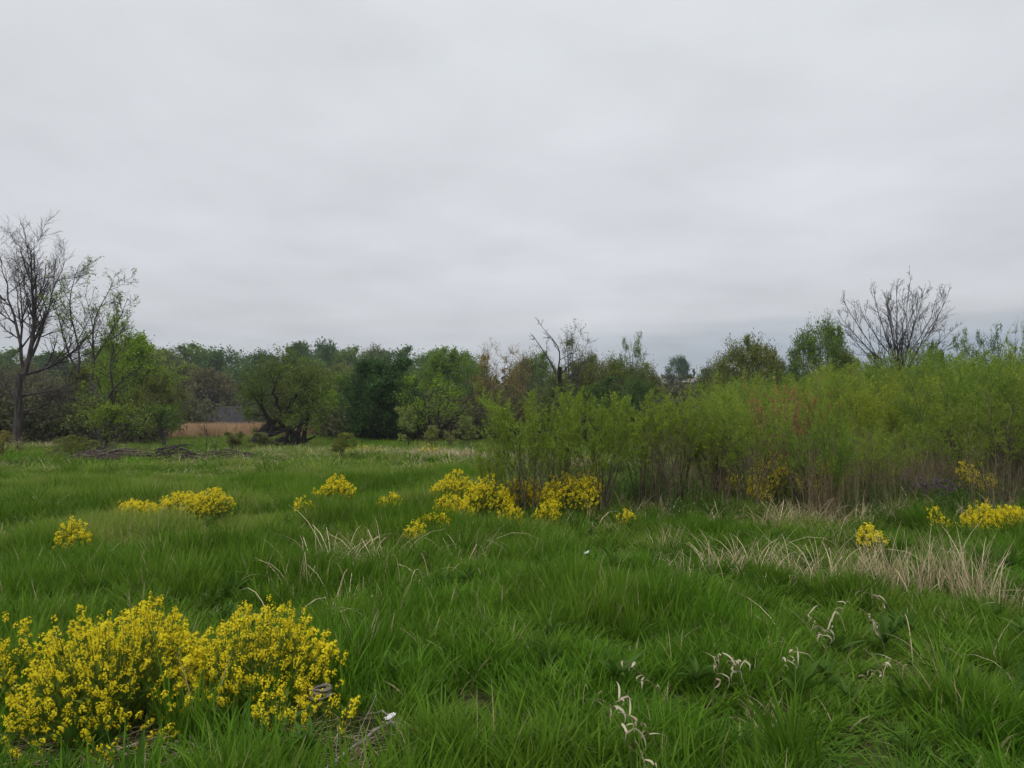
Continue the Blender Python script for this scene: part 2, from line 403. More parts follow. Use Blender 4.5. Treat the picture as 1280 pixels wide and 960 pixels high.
# ---- scatter of masses nobody could count (geometry nodes on points)
def scatter(name, protos, pts, rz, tilt, scl, label, cat, idx=None, rng=RNG):
    """protos: list of meshes; pts (n,3); one object of kind stuff"""
    coll = bpy.data.collections.new(name + "_source")
    for i, me in enumerate(protos):
        ob = bpy.data.objects.new("%s_source_%02d" % (name, i), me)
        coll.objects.link(ob)
    n = len(pts)
    me = bpy.data.meshes.new(name)
    me.vertices.add(n); me.vertices.foreach_set("co", np.asarray(pts, np.float32).ravel())
    rot = np.stack([tilt * rng.normal(size=n), tilt * rng.normal(size=n), rz], 1)
    a = me.attributes.new("rot", "FLOAT_VECTOR", "POINT"); a.data.foreach_set("vector", rot.astype(np.float32).ravel())
    a = me.attributes.new("scl", "FLOAT_VECTOR", "POINT"); a.data.foreach_set("vector", np.asarray(scl, np.float32).ravel())
    a = me.attributes.new("idx", "INT", "POINT")
    a.data.foreach_set("value", (rng.integers(0, len(protos), n) if idx is None else idx).astype(np.int32))
    me.update()
    ng = bpy.data.node_groups.new(name + "_nodes", "GeometryNodeTree")
    ng.interface.new_socket("Geometry", in_out="INPUT", socket_type="NodeSocketGeometry")
    ng.interface.new_socket("Geometry", in_out="OUTPUT", socket_type="NodeSocketGeometry")
    gi = ng.nodes.new("NodeGroupInput"); go = ng.nodes.new("NodeGroupOutput")
    iop = ng.nodes.new("GeometryNodeInstanceOnPoints")
    ci = ng.nodes.new("GeometryNodeCollectionInfo")
    ci.inputs["Collection"].default_value = coll
    ci.inputs["Separate Children"].default_value = True
    ci.inputs["Reset Children"].default_value = True
    iop.inputs["Pick Instance"].default_value = True
    def na(nm, typ):
        q = ng.nodes.new("GeometryNodeInputNamedAttribute"); q.data_type = typ; q.inputs["Name"].default_value = nm
        return q.outputs["Attribute"]
    e2r = ng.nodes.new("FunctionNodeEulerToRotation")
    ng.links.new(na("rot", "FLOAT_VECTOR"), e2r.inputs[0])
    ng.links.new(gi.outputs[0], iop.inputs["Points"])
    ng.links.new(ci.outputs[0], iop.inputs["Instance"])
    ng.links.new(na("idx", "INT"), iop.inputs["Instance Index"])
    ng.links.new(e2r.outputs[0], iop.inputs["Rotation"])
    ng.links.new(na("scl", "FLOAT_VECTOR"), iop.inputs["Scale"])
    ng.links.new(iop.outputs[0], go.inputs[0])
    o = link(name, me, None, label, cat, None, "stuff")
    md = o.modifiers.new("scatter", "NODES"); md.node_group = ng
    return o

# ================================================================== ground
def build_ground():
    nu, nv = 330, 420
    u = np.linspace(-1, 1, nu); x = np.sinh(u * 5.2) / math.sinh(5.2)
    v = np.linspace(0, 1, nv); y = -40 + 46 * v + 1000 * (np.exp(v * 5.6) - 1) / (math.exp(5.6) - 1)
    yy = np.repeat(y[:, None], nu, 1); half = 60 + 0.95 * np.maximum(y, 0)
    xx = x[None, :] * half[:, None] * (1 + 0 * yy)
    zz = terrain(xx, yy)
    V = np.stack([xx, yy, zz], -1).reshape(-1, 3)
    i = np.arange(nv - 1)[:, None]; j = np.arange(nu - 1)[None]
    a = i * nu + j
    Q = np.stack([a, a + 1, a + nu + 1, a + nu], -1).reshape(-1, 4)
    me = mk_mesh("ground", V, Q, mats=(ground_mat(),), smooth_shade=True)
    link("ground", me, kind="structure", label="meadow ground under the grass")
build_ground()

# ================================================================== grass
def blade_mesh(name, n, rad, h0, h1, width, lean, segs, mat, seed, droop=0.25, wmin=0.12, mix=None, kink=0.0, outw=0.5, gauss=False):
    """a tuft of n tapering blades"""
    g = np.random.default_rng(seed)
    ang = g.random(n) * 2 * math.pi
    rr = rad * (np.sqrt(g.random(n)) if not gauss else np.abs(g.normal(size=n)) * 0.5)
    bx, by = rr * np.cos(ang), rr * np.sin(ang)
    h = (h0 + (h1 - h0) * g.random(n)) * (1 - 0.25 * rr / max(rad, 1e-6))
    la = np.where(g.random(n) < outw, ang + 0.5 * g.normal(size=n), g.random(n) * 2 * math.pi)
    ln = lean * (0.3 + 1.1 * g.random(n))
    t = np.linspace(0, 1, segs + 1)
    # arc bending over: angle from vertical grows with t
    th0 = 0.08 + 0.35 * ln; th1 = th0 + ln * 1.5 + droop * g.random(n) * 2.2
    P = np.zeros((n, segs + 1, 3)); P[:, 0, 0] = bx; P[:, 0, 1] = by; P[:, 0, 2] = -0.03
    hx, hy = np.cos(la), np.sin(la)
    kk = np.where(g.random(n) < kink, g.integers(1, segs, n), 99)
    kang = 0.8 + 1.3 * g.random(n)
    th_extra = np.zeros(n)
    for s in range(1, segs + 1):
        th = th0 + (th1 - th0) * (t[s] ** 1.6)
        th_extra = np.where(s == kk, kang, th_extra); th = np.minimum(th + th_extra, 2.9)
        st_ = h / segs
        P[:, s, 0] = P[:, s - 1, 0] + np.sin(th) * hx * st_
        P[:, s, 1] = P[:, s - 1, 1] + np.sin(th) * hy * st_
        P[:, s, 2] = P[:, s - 1, 2] + np.cos(th) * st_
    fa = la + math.pi / 2 + 0.9 * g.normal(size=n)
    sx, sy = np.cos(fa), np.sin(fa)
    w = width * (0.6 + 0.8 * g.random(n))
    prof = np.interp(t, [0, 0.3, 0.75, 1], [0.75, 1.0, 0.65, wmin])
    sv = np.stack([sx, sy, 0.15 * g.normal(size=n)], -1)
    off = sv[:, None, :] * (w[:, None] * prof[None, :] * 0.5)[..., None]
    V = np.stack([P - off, P + off], 2)                        # n, segs+1, 2, 3
    b = np.arange(n)[:, None] * (segs + 1) * 2 + np.arange(segs)[None] * 2
    Q = np.stack([b, b + 1, b + 3, b + 2], -1).reshape(-1, 4)
    tint = np.repeat(g.random(n), (segs + 1) * 2)
    return mk_mesh(name, V.reshape(-1, 3), Q, tint=tint, mats=(mat,))

near_t = [blade_mesh("grass_tuft_near", 40, 0.095, 0.15, 0.42, 0.0086, 0.24, 4, M_GRASSN, 100 + i, droop=0.16) for i in range(7)]
near_t += [blade_mesh("grass_tuft_deep", 46, 0.10, 0.20, 0.46, 0.0084, 0.26, 4, M_GRASSD, 130 + i, droop=0.25) for i in range(3)]
mid_t = [blade_mesh("grass_tuft_mid", 80, 0.18, 0.18, 0.40, 0.0085, 0.25, 3, M_GRASS, 200 + i, droop=0.2) for i in range(6)]
mid_t += [blade_mesh("grass_tuft_mid_deep", 80, 0.18, 0.20, 0.46, 0.0090, 0.25, 3, M_GRASSD, 230 + i, droop=0.2) for i in range(2)]
far_t = [blade_mesh("grass_tuft_far", 80, 0.45, 0.18, 0.40, 0.028, 0.45, 2, M_GRASS, 260 + i, droop=0.3) for i in range(5)]
far_t += [blade_mesh("grass_tuft_far_deep", 80, 0.45, 0.16, 0.40, 0.030, 0.4, 2, M_GRASSD, 290 + i, droop=0.3) for i in range(1)]

def fan_points(d0, d1, dens, side=0.86, pad=1.5, rng=RNG):
    """points on the meadow seen between distances d0 and d1, dens per m2 (function of nothing)"""
    w1 = d1 * side + pad
    area = 2 * w1 * (d1 - d0)
    n = int(area * dens)
    x = (rng.random(n) * 2 - 1) * w1; y = d0 + (d1 - d0) * rng.random(n)
    k = np.abs(x) < y * side + pad
    return x[k], y[k]

# bare/thatchy places: lists of (x, y, radius, strength)
BARE = [(W(20, 930, 3.5)[0], 3.5, 0.42, 1.0), (W(120, 950, 3.35)[0], 3.35, 0.45, 0.9), (W(200, 950, 3.3)[0], 3.35, 0.35, 0.8), (W(480, 915, 3.6)[0], 3.6, 0.34, 0.85),
        (W(440, 900, 3.7)[0], 3.70, 0.34, 0.85), (W(450, 900, 3.4)[0], 3.38, 0.30, 0.75), (W(520, 845, 4.2)[0], 4.3, 0.2, 0.6), (W(910, 940, 3.3)[0], 3.3, 0.2, 0.6), (W(1105, 905, 3.8)[0], 3.6, 0.16, 0.35)]
CLUMPS_FG = [(-2.15, 3.95, 0.58), (-1.38, 4.05, 0.47), (-1.05, 3.65, 0.3), (-2.95, 4.0, 0.35)]
TSPOT = []
for _px, _yb, _r in ((372, 730, .16), (395, 714, .2), (425, 704, .24), (452, 708, .2), (478, 702, .18), (445, 745, .2), (500, 730, .14), (548, 727, .12), (585, 692, .16), (600, 684, .14),
                     (855, 712, .14), (915, 704, .18), (945, 704, .2), (1010, 714, .18), (1100, 724, .2), (1128, 728, .18), (1185, 728, .2), (1212, 734, .2)):
    _d = (EYE - 0.12) * F / (_yb - 525) - 0.12; TSPOT.append(((_px - 640) / F * _d, _d, _r * 1.35))
def thin(x, y):
    k = np.ones(len(x))
    for bx, by, r in TSPOT:
        k = k * (1 - 0.85 * np.exp(-((x - bx) ** 2 + (y - by) ** 2) / (r * r)))
    for bx, by, r, s in BARE:
        k = k * (1 - s * np.exp(-((x - bx) ** 2 + (y - by) ** 2) / (r * r)))
    for bx, by, r in CLUMPS_FG:
        k = k * (1 - 0.75 * np.exp(-((x - bx) ** 2 + (y - by) ** 2) / (r * r * 0.6)))
    return k
def hmap(x, y):
    """height factor of the grass: tussocks and hollows"""
    a = fbm(x + 30, y + 11, 1.3, 3); b = fbm(x + 3, y + 71, 0.42, 2)
    h = 0.50 + 0.75 * smooth(0.32, 0.68, a) + 1.05 * (b - 0.5)
    right = smooth(0.25, 0.6, x / np.maximum(y, 1)) * (1 - smooth(4.5, 7.5, y))
    return h * (1 - 0.35 * right)
def grass_layer(name, protos, deep_from, d0, d1, dens, base, label, sxy=(0.8, 1.25)):
    x, y = fan_points(d0, d1, dens)
    hm = hmap(x, y)
    keep = RNG.random(len(x)) < thin(x, y) * (0.6 + 0.4 * smooth(0.30, 0.6, hm))
    x, y, hm = x[keep], y[keep], hm[keep]
    n = len(x); z = terrain(x, y)
    s = base * (sxy[0] + (sxy[1] - sxy[0]) * RNG.random(n))
    scl = np.stack([s, s, s * hm], -1)
    nd = len(protos)
    deepmask = RNG.random(n) < smooth(0.45, 0.75, fbm(x + 200, y + 40, 2.6, 3)) * 0.75
    idx = np.where(deepmask, RNG.integers(deep_from, nd, n), RNG.integers(0, deep_from, n))
    scatter(name, protos, np.stack([x, y, z], -1), RNG.random(n) * 6.283, 0.10, scl, label, "grass", idx=idx)
    print(name, n)
grass_layer("meadow_grass", near_t, 7, 1.6, 8.5, 150, 1.0, "tall lush green grass filling the foreground meadow")
grass_layer("meadow_grass", mid_t, 6, 8.3, 21, 46, 1.05, "green grass of the open meadow in the middle distance")
grass_layer("meadow_grass", far_t, 5, 20, 62, 7.5, 1.0, "thin strip of distant green grass before the trees")

# coarse tussocks standing proud of the sward, and broad-leaved weeds between the blades
def build_tussocks():
    pr = [blade_mesh("coarse_tussock", 90, 0.10, 0.25, 0.56, 0.0090, 0.34, 5, (M_GRASSN, M_GRASSD)[i % 2], 1800 + i, droop=0.35, outw=0.85, gauss=True) for i in range(5)]
    x, y = fan_points(2.4, 16, 1.7); k = (RNG.random(len(x)) < (0.35 + 0.65 * (fbm(x + 80, y, 1.6, 2) > 0.5)) * thin(x, y)) & (RNG.random(len(x)) < np.clip(9.0 / y, 0, 1)); x, y = x[k], y[k]
    s = 0.65 + 0.5 * RNG.random(len(x))
    scatter("grass_tussocks", pr, np.stack([x, y, terrain(x, y)], -1), RNG.random(len(x)) * 6.28, 0.12, np.stack([s, s, s * (0.75 + 0.35 * RNG.random(len(x)))], -1), "coarse darker tussocks of grass rising out of the meadow", "grass")
    rs = []
    for i in range(3):
        g = np.random.default_rng(1850 + i); mb = MB(); n = 11
        for q in range(n):
            a = q * 2.4 + g.random(); t = np.linspace(0, 1, 6); l = 0.10 + 0.10 * g.random(); th = 0.35 + 0.9 * g.random()
            P = np.stack([np.cos(a) * l * t * math.sin(th), np.sin(a) * l * t * math.sin(th), l * (t * math.cos(th) + 0.35 * t - 0.45 * t ** 2) + 0.01], -1)
            r = ribbon(P, 0.020 + 0.014 * g.random(), g, 0.0); mb.add(r.V[0], r.Q[0], None, g.random())
        rs.append(mb.build("broad_weed", M_WEED))
    x, y = fan_points(2.4, 11, 2.6); z = terrain(x, y) + 0.10 * RNG.random(len(x)); s = 0.8 + 0.6 * RNG.random(len(x))
    scatter("broad_leaved_weeds", rs, np.stack([x, y, z], -1), RNG.random(len(x)) * 6.28, 0.2, np.stack([s, s, s], -1), "low broad leaved weeds growing between the grass blades", "weeds")

# small patches of pale grass worked into the meadow, far dry line, brown reed stand
straw_t = [blade_mesh("straw_tuft", 26, 0.22, 0.25, 0.55, 0.008, 0.5, 4, M_STRAW, 320 + i, droop=0.5, kink=0.35) for i in range(4)]
def dry_patches():
    X, Y, Sx, Sz = [], [], [], []
    # (px, d, rx, ry, count, height)
    for px, d, rx, ry, c, hh in ((20, 11.5, 1.2, 0.8, 16, .55), (70, 17, 1.3, .8, 14, .8), (230, 25, 3.5, 1.4, 30, 0.9), (300, 28, 4, 1.5, 50, 1.1), (400, 33, 6, 2.5, 120, 1.2),
                                 (500, 32, 4.5, 2.0, 110, 1.4), (560, 30, 3.5, 2.2, 100, 1.3), (640, 27, 3.0, 2.0, 70, 1.2), (700, 26, 3, 2, 50, 1.2), (460, 24, 3, 1.5, 22, 0.9),
                                 (30, 40, 3.5, 3, 70, 1.3), (95, 42, 3, 3, 60, 1.3), (850, 22, 5, 3, 90, 1.5), (1000, 20, 5, 3, 90, 1.5), (920, 12.5, 2.2, 1.0, 20, 1.1),
                                 (1100, 14, 3, 1.2, 18, 1.4), (1220, 13, 2.5, 1.5, 18, 1.5), (760, 13, 1.0, .8, 10, 1.2), (900, 11.6, 2.4, .9, 46, 1.25), (1060, 11.4, 2.4, .9, 50, 1.25), (1200, 11, 2.0, .9, 36, 1.2), (330, 27, 2, 1, 24, 1.2), (160, 30, 3, 2, 24, 1.0), (600, 14.5, 3.5, 2.5, 14, .6),
                                 (300, 19, 5, 4, 26, .55), (120, 14, 4, 3, 14, .5)):
        cx = W(px, 500, d)[0]
        X += list(cx + rx * RNG.normal(size=c) * 0.6); Y += list(d + ry * RNG.normal(size=c) * 0.6)
        Sx += list(0.8 + 0.5 * RNG.random(c) + (0.6 if d > 20 else 0)); Sz += list(hh * (0.7 + 0.6 * RNG.random(c)))
    for d0, d1, c, sc_, hh in ((3.2, 11, 150, 0.45, 0.55), (9, 20, 560, 0.8, 0.75), (18, 42, 1300, 1.3, 0.9)):
        x, y = fan_points(d0, d1, 1.0); k = np.argsort(RNG.random(len(x)) + 0.9 * (fbm(x + 5, y + 60, 2.2, 2) < 0.52))[:c]; x, y = x[k], y[k]
        X += list(x); Y += list(y); Sx += list(sc_ * (0.7 + 0.6 * RNG.random(len(x)))); Sz += list(hh * (0.7 + 0.5 * RNG.random(len(x))))
    X, Y = np.array(X), np.array(Y)
    scatter("dry_grass", straw_t, np.stack([X, Y, terrain(X, Y)], -1), RNG.random(len(X)) * 6.28, 0.15,
            np.stack([Sx, Sx, Sz], -1), "pale dead grass scattered in patches across the meadow and under the shrubs", "dry grass")
dry_patches()
def build_reeds():
    pr = [blade_mesh("reed_clump", 60, 0.55, 0.9, 1.45, 0.022, 0.16, 3, M_REED, 400 + i, droop=0.12, wmin=0.5) for i in range(4)]
    n = 3200
    d = 56 + 36 * RNG.random(n); px = 150 + 300 * RNG.random(n)
    edge = 56 + 12 * fbm(px / 30, px * 0, 1.0, 2)
    k = d > edge; d, px = d[k], px[k]
    x = (px - 640) / F * d
    n = len(x); s = 0.85 + 0.4 * RNG.random(n)
    scatter("dry_reeds", pr, np.stack([x, d, terrain(x, d)], -1), RNG.random(n) * 6.28, 0.05, np.stack([s, s, s * (0.8 + 0.25 * RNG.random(n))], -1),
            "rusty tan stand of dry reeds in front of the dark roofed house", "reeds")
build_reeds()

# ================================================================== trees: prototypes
def ell(cx, cy, cz, rx, ry, rz, lump=0.18, seed=0):
    g = np.random.default_rng(seed); ph = g.random(6) * 6.28
    def f(p):
        q = (p - np.array([cx, cy, cz])) / np.array([rx, ry, rz])
        a = np.arctan2(q[..., 1], q[..., 0]); e = q[..., 2]
        k = 1 + lump * (np.sin(3 * a + ph[0] + 2 * e) + np.sin(5 * a + ph[1] - 3 * e) * 0.6 + 0.7 * np.sin(4 * e + ph[2] + a))
        return (q ** 2).sum(-1) / (k * k)
    return f
def leafy(name, seed, H=10.0, rad=4.0, cb=0.2, limbs=14, l2=7, l3=6, per=10, leaf=0.22, aspect=0.7, trunk_r=0.22, lump=0.18, lean=(0, 0), spread=0.12, up=0.12,
          nstem=1, tubes3=True, low=0.12, lang=58, along=0.35, twigl=0.9, fill=0, fper=12, ftw=9):
    """rounded broadleaf tree: trunk mesh (trunk, limbs, twigs) and crown mesh (leaves)"""
    g = np.random.default_rng(seed)
    zc = H * (cb + (1 - cb) / 2)
    env = ell(lean[0] * 0.6, lean[1] * 0.6, zc, rad, rad, H * (1 - cb) / 2, lump, seed)
    wood, crown = MB(), MB()
    Ps, Rs = [], []
    for s in range(nstem):
        n = 9; t = np.linspace(0, 1, n)
        a = g.random() * 6.28; off = (0.35 * rad if nstem > 1 else 0.08 * rad)
        P = np.zeros((n, 3)); P[:, 2] = t * H * (0.86 + 0.1 * g.random()) - 0.2
        P[:, 0] = lean[0] * t ** 1.3 + math.cos(a) * off * t + 0.02 * H * np.cumsum(g.normal(size=n)) * 0.3
        P[:, 1] = lean[1] * t ** 1.3 + math.sin(a) * off * t + 0.02 * H * np.cumsum(g.normal(size=n)) * 0.3
        R = trunk_r / math.sqrt(nstem) * (1 - 0.9 * t) + trunk_r * 0.25 * np.exp(-t * 14)
        Ps.append(P); Rs.append(R)
    P0 = np.stack(Ps); R0 = np.stack(Rs)
    tubes(wood, P0, R0, 8)
    lens = rad * 1.15
    P1, R1 = spawn(P0, R0, max(3, limbs // nstem), low, 0.97, lang, 12, 1.0, 0.15, 6, up, 0.10, 0.5, 0.2, 0.35, env, g, absl=lens)
    tubes(wood, P1, R1, 5)
    P2, R2 = spawn(P1, R1, l2, 0.2, 1.0, 48, 14, 0.50, 0.25, 5, up * 0.7, 0.14, 0.6, 0.25, 0.4, env, g)
    tubes(wood, P2, R2, 4)
    P3, R3 = spawn(P2, R2, l3, 0.2, 1.0, 50, 16, 0.5 * twigl, 0.3, 4, up * 0.5, 0.18, 0.6, 0.3, 0.3, None, g, rmin=0.006)
    if tubes3: tubes(wood, P3, R3, 3)
    leaves(crown, P3, per, leaf, aspect, 0.1, 1.1, spread, along, rng=g)
    leaves(crown, P2, max(2, per // 2), leaf, aspect, 0.3, 1.05, spread, along, rng=g)
    if fill:                                   # outer boughs that round the crown off
        u = norm(g.normal(size=(fill * 3, 3))); u = u[u[:, 2] > -0.75][:fill]
        c0 = np.array([lean[0] * 0.6, lean[1] * 0.6, zc]); rr = np.array([rad, rad, H * (1 - cb) / 2])
        q = np.linspace(0.35, 1.0, 14)
        cand = c0 + u[:, None] * rr * q[None, :, None]
        ok = env(cand) < 0.95; k = np.maximum((ok.cumprod(1)).sum(1) - 1, 0)
        c = cand[np.arange(len(u)), k] * 1.0 - u * rr * 0.10
        tz = np.clip(c[:, 2] - 0.55 * np.hypot(c[:, 0], c[:, 1]) - 0.1 * H, 0.08 * H, 0.8 * H)
        a = np.stack([np.interp(tz, P0[0, :, 2], P0[0, :, 0]), np.interp(tz, P0[0, :, 2], P0[0, :, 1]), tz], -1)
        t = np.linspace(0, 1, 6)[None, :, None]
        PB = a[:, None] * (1 - t) + c[:, None] * t; PB[:, :, 2] -= 0.08 * H * (np.sin(t[..., 0] * math.pi))
        PB[:, 1:-1] += g.normal(size=PB[:, 1:-1].shape) * 0.02 * H
        tubes(wood, PB, np.broadcast_to(trunk_r * 0.22 * np.linspace(1, .3, 6), PB.shape[:2]), 4)
        e0 = PB[:, -1:]; dirs = norm(u[:, None] * 0.7 + norm(g.normal(size=(len(u), ftw, 3))))
        ll = rad * 0.30 * (0.5 + 0.8 * g.random((len(u), ftw, 1)))
        tw = np.stack([np.broadcast_to(e0, dirs.shape), e0 + dirs * ll * 0.5, e0 + dirs * ll], 2).reshape(-1, 3, 3)
        tubes(wood, tw, np.full(tw.shape[:2], 0.012), 3)
        leaves(crown, tw, fper, leaf, aspect, 0.15, 1.1, spread * 1.5, along, rng=g)
    return [("trunk", wood.build(name + "_trunk", M_BARK, True)), ("crown", crown.build(name + "_crown", M_LEAF))]

PR = {}
# far round-crowned trees (seen at 100 m and more)
PR["oak"] = [leafy("oak", 10 + i, 12, 4.6, 0.10, 16, 7, 6, 13, 0.30, 0.8, 0.3, 0.20, spread=0.22, tubes3=False, up=0.10, fill=75, fper=9, ftw=8) for i in range(4)]
# middle distance leafy trees (40-90 m)
PR["mid"] = [leafy("tree", 20 + i, 8, 3.2, 0.06, 18, 8, 7, 14, 0.15, 0.6, 0.20, 0.22, spread=0.11, tubes3=True, up=0.16, nstem=2, fill=70, fper=12, ftw=9) for i in range(3)]
PR["dome"] = [leafy("dome_tree", 80 + i, 8, 3.8, 0.04, 24, 8, 7, 13, 0.14, 0.6, 0.2, 0.13, spread=0.12, up=0.12, fill=120, fper=12, ftw=9, lang=62) for i in range(2)]
PR["dense"] = [leafy("dense_tree", 30, 6, 2.5, 0.0, 22, 9, 7, 20, 0.13, 0.7, 0.2, 0.12, spread=0.12, up=0.08, low=0.05, lang=70, fill=90, fper=14, ftw=9)]
PR["loose"] = [leafy("loose_tree", 40 + i, 8, 3.0, 0.18, 12, 6, 5, 8, 0.13, 0.55, 0.16, 0.28, spread=0.10, up=0.22, nstem=2, lang=45, fill=34, fper=9, ftw=8) for i in range(2)]
PR["thin"] = [leafy("thin_tree", 50 + i, 8, 2.6, 0.15, 12, 6, 6, 3, 0.11, 0.55, 0.15, 0.25, spread=0.08, up=0.25, nstem=2, lang=38, low=0.2, fill=26, fper=6, ftw=8) for i in range(2)]
PR["bush"] = [leafy("bush", 60 + i, 2.6, 1.7, 0.02, 15, 7, 6, 14, 0.085, 0.42, 0.07, 0.18, spread=0.05, up=0.30, nstem=4, low=0.12, lang=52, along=0.5, fill=30, fper=12, ftw=8) for i in range(2)]
PR["open"] = [leafy("open_bush", 66 + i, 2.6, 1.6, 0.42 - 0.14 * i, 14, 6, 6, 12, 0.085, 0.42, 0.08, 0.18, lean=(0.5, 0.1), spread=0.05, up=0.18, nstem=4, low=0.45, lang=50, along=0.5, fill=26, fper=12, ftw=8) for i in range(2)]
PR["sapling"] = [leafy("sapling", 70 + i, 2.6, 0.75, 0.05, 12, 6, 5, 8, 0.075, 0.4, 0.035, 0.2, spread=0.04, up=0.4, nstem=4, low=0.2, lang=30, along=0.5) for i in range(2)]

def bare_tree(name, mains, mr, seed, k=(7, 7, 6), lf=(0.42, 0.45, 0.5), up=0.20, ang=42, leafn=0, leaf=0.1, tip_r=0.010, buds=0, n=5, taper0=0.25):
    """mains: list of explicit limb polylines (world-relative) with start/end radii, grown outward procedurally"""
    g = np.random.default_rng(seed); wood, crown = MB(), MB()
    PP = []
    for P, r0, r1 in mains:
        P = np.asarray(P, float)
        s = np.concatenate([[0], np.cumsum(np.linalg.norm(np.diff(P, axis=0), axis=1))]); s /= s[-1]
        t = np.linspace(0, 1, 9)
        Q = np.stack([np.interp(t, s, P[:, c]) for c in range(3)], -1)
        Q[1:-1] = (Q[:-2] + 2 * Q[1:-1] + Q[2:]) / 4
        Q[1:-1] += g.normal(size=(7, 3)) * 0.006 * np.linalg.norm(P[-1] - P[0])
        PP.append((Q, r0 + (r1 - r0) * t))
    P0 = np.stack([p for p, r in PP]); R0 = np.stack([r for p, r in PP])
    tubes(wood, P0, R0, 7)
    grow = np.array([i for i in range(len(mains)) if mains[i][2] < mr])
    A, RA = P0[grow], R0[grow]
    P1, R1 = spawn(A, RA, k[0], 0.15, 0.97, ang, 10, lf[0], 0.25, n, up, 0.10, 0.6, 0.3, 0.45, None, g, rmin=tip_r * 1.6)
    tubes(wood, P1, R1, 5)
    P2, R2 = spawn(P1, R1, k[1], 0.15, 0.97, ang, 12, lf[1], 0.25, n, up, 0.12, 0.65, 0.35, 0.4, None, g, rmin=tip_r * 1.2)
    tubes(wood, P2, R2, 4)
    P3, R3 = spawn(np.concatenate([P2]), R2, k[2], 0.15, 0.97, ang, 12, lf[2], 0.3, 4, up, 0.14, 0.7, 0.4, 0.35, None, g, rmin=tip_r)
    tubes(wood, P3, R3, 3)
    parts = [("trunk", wood.build(name + "_trunk", M_BARK, True))]
    if leafn:
        leaves(crown, P3, leafn, leaf, 0.5, 0.2, 1.1, 0.05, 0.4, rng=g)
        parts.append(("crown", crown.build(name + "_crown", M_LEAF)))
    return parts, (P3, R3)

G_DARK = (0.055, 0.110, 0.022); G_DEEP = (0.038, 0.085, 0.020); G_OLIVE = (0.110, 0.138, 0.026); G_MID = (0.085, 0.150, 0.020)
G_BRIGHT = (0.135, 0.225, 0.018); G_GREY = (0.095, 0.125, 0.040); G_YEL = (0.240, 0.190, 0.028); G_BROWN = (0.098, 0.096, 0.042)
G_LIME = (0.165, 0.245, 0.016)
BARKS = {"trunk": (1, 1, 1)}
PROTO_H = {"oak": 12, "mid": 8, "dome": 8, "dense": 6, "loose": 8, "thin": 8, "bush": 2.6, "sapling": 2.6, "open": 2.6}
PROTO_R = {"oak": 4.6, "mid": 3.2, "dome": 3.8, "dense": 2.5, "loose": 3.0, "thin": 2.6, "bush": 1.7, "sapling": 0.75, "open": 1.6}
def tree(kind, px, ytop, d, wpx, col, label, name="tree", cat="tree", group=None, var=None, bark=(1, 1, 1)):
    """tree whose top reaches row ytop of the photograph at distance d, crown wpx pixels wide"""
    top = W(px, ytop, d); g = ground(top[0], d)
    H = top[2] - g; sz = H / PROTO_H[kind]; sx = wpx / F * d * 0.5 / PROTO_R[kind]
    pr = PR[kind][RNG.integers(len(PR[kind])) if var is None else var]
    v = 0.9 + 0.2 * RNG.random()
    return thing(name, pr, (top[0], d, g - 0.05), label, cat, group, RNG.random() * 6.28, (sx, sx, sz),
                 {"crown": tuple(c * v for c in col), "trunk": bark})

# ================================================================== far wood, row by row
G_FAR = "trees of the far wood"
far = [  # px, ytop, d, width, colour, kind
 (-60, 425, 160, 110, G_DARK, "oak"), (10, 440, 165, 90, G_MID, "oak"), (80, 445, 160, 90, G_DARK, "oak"), (140, 438, 165, 80, G_MID, "oak"),
 (205, 436, 165, 70, G_OLIVE, "oak"), (240, 433, 168, 74, G_MID, "oak"), (282, 438, 165, 66, G_DARK, "oak"), (322, 441, 172, 62, G_DEEP, "oak"),
 (352, 446, 168, 48, G_DARK, "oak"), (383, 433, 165, 64, G_DARK, "oak"), (406, 428, 170, 52, G_DEEP, "oak"), (438, 437, 165, 56, G_MID, "oak"),
 (466, 435, 170, 50, G_GREY, "oak"), (505, 437, 165, 64, G_DARK, "oak"), (548, 438, 158, 66, G_MID, "oak"), (582, 441, 165, 56, G_MID, "oak"),
 (-90, 410, 120, 120, G_DARK, "oak"),
]
FARL = ["skyline tree beyond the left frame edge", "skyline tree right behind the big bare tree's trunk", "dark skyline tree between the two leafless left trees", "skyline tree behind the large light green tree",
        "olive skyline tree just right of the large light green tree", "mid green skyline tree second from the large light green tree", "dark skyline tree above the dark roofed house", "deepest green skyline tree right of the one above the house",
        "low skyline tree in the dip right of the house", "dark tree on the left shoulder of the highest skyline hump", "tallest tree of the far skyline, topping the highest hump", "mid green tree right of the highest skyline hump",
        "grey green skyline tree left of the darkest near tree", "dark skyline tree peeping over the darkest near tree", "skyline tree above the bright spreading tree", "skyline tree left of the yellowish budding tree", "tall near skyline tree beyond the left frame edge"]
FARL2 = ["brownish tree of the lower wood behind the big bare tree", "olive tree of the lower wood left of the sparse-leaved tree", "olive tree of the lower wood behind the large light green tree", "olive rounded tree of the lower wood left of the house",
         "brownish rounded tree directly behind the dark roofed house", "dark tree behind and right of the dark roofed house", "deep green tree of the lower wood above the leaning willow's left side", "mid green tree of the lower wood above the leaning willow",
         "olive tree of the lower wood above the leaning willow's right side", "dark tree of the lower wood touching the darkest near tree", "mid green tree of the lower wood hidden by the darkest near tree", "mid green tree of the lower wood above the bright spreading tree",
         "brown low tree standing left of the dark roofed house", "brown low tree just behind the house's left gable", "dark low tree overhanging the house roof's right end", "olive low tree behind the round leaning bush", "brown low tree right of the big bare tree's trunk", "olive low tree behind the bright yellow green bush"]
for i, (px, yt, d, w, c, k) in enumerate(far):
    tree(k, px, yt, d, w, c, FARL[i], group=G_FAR)
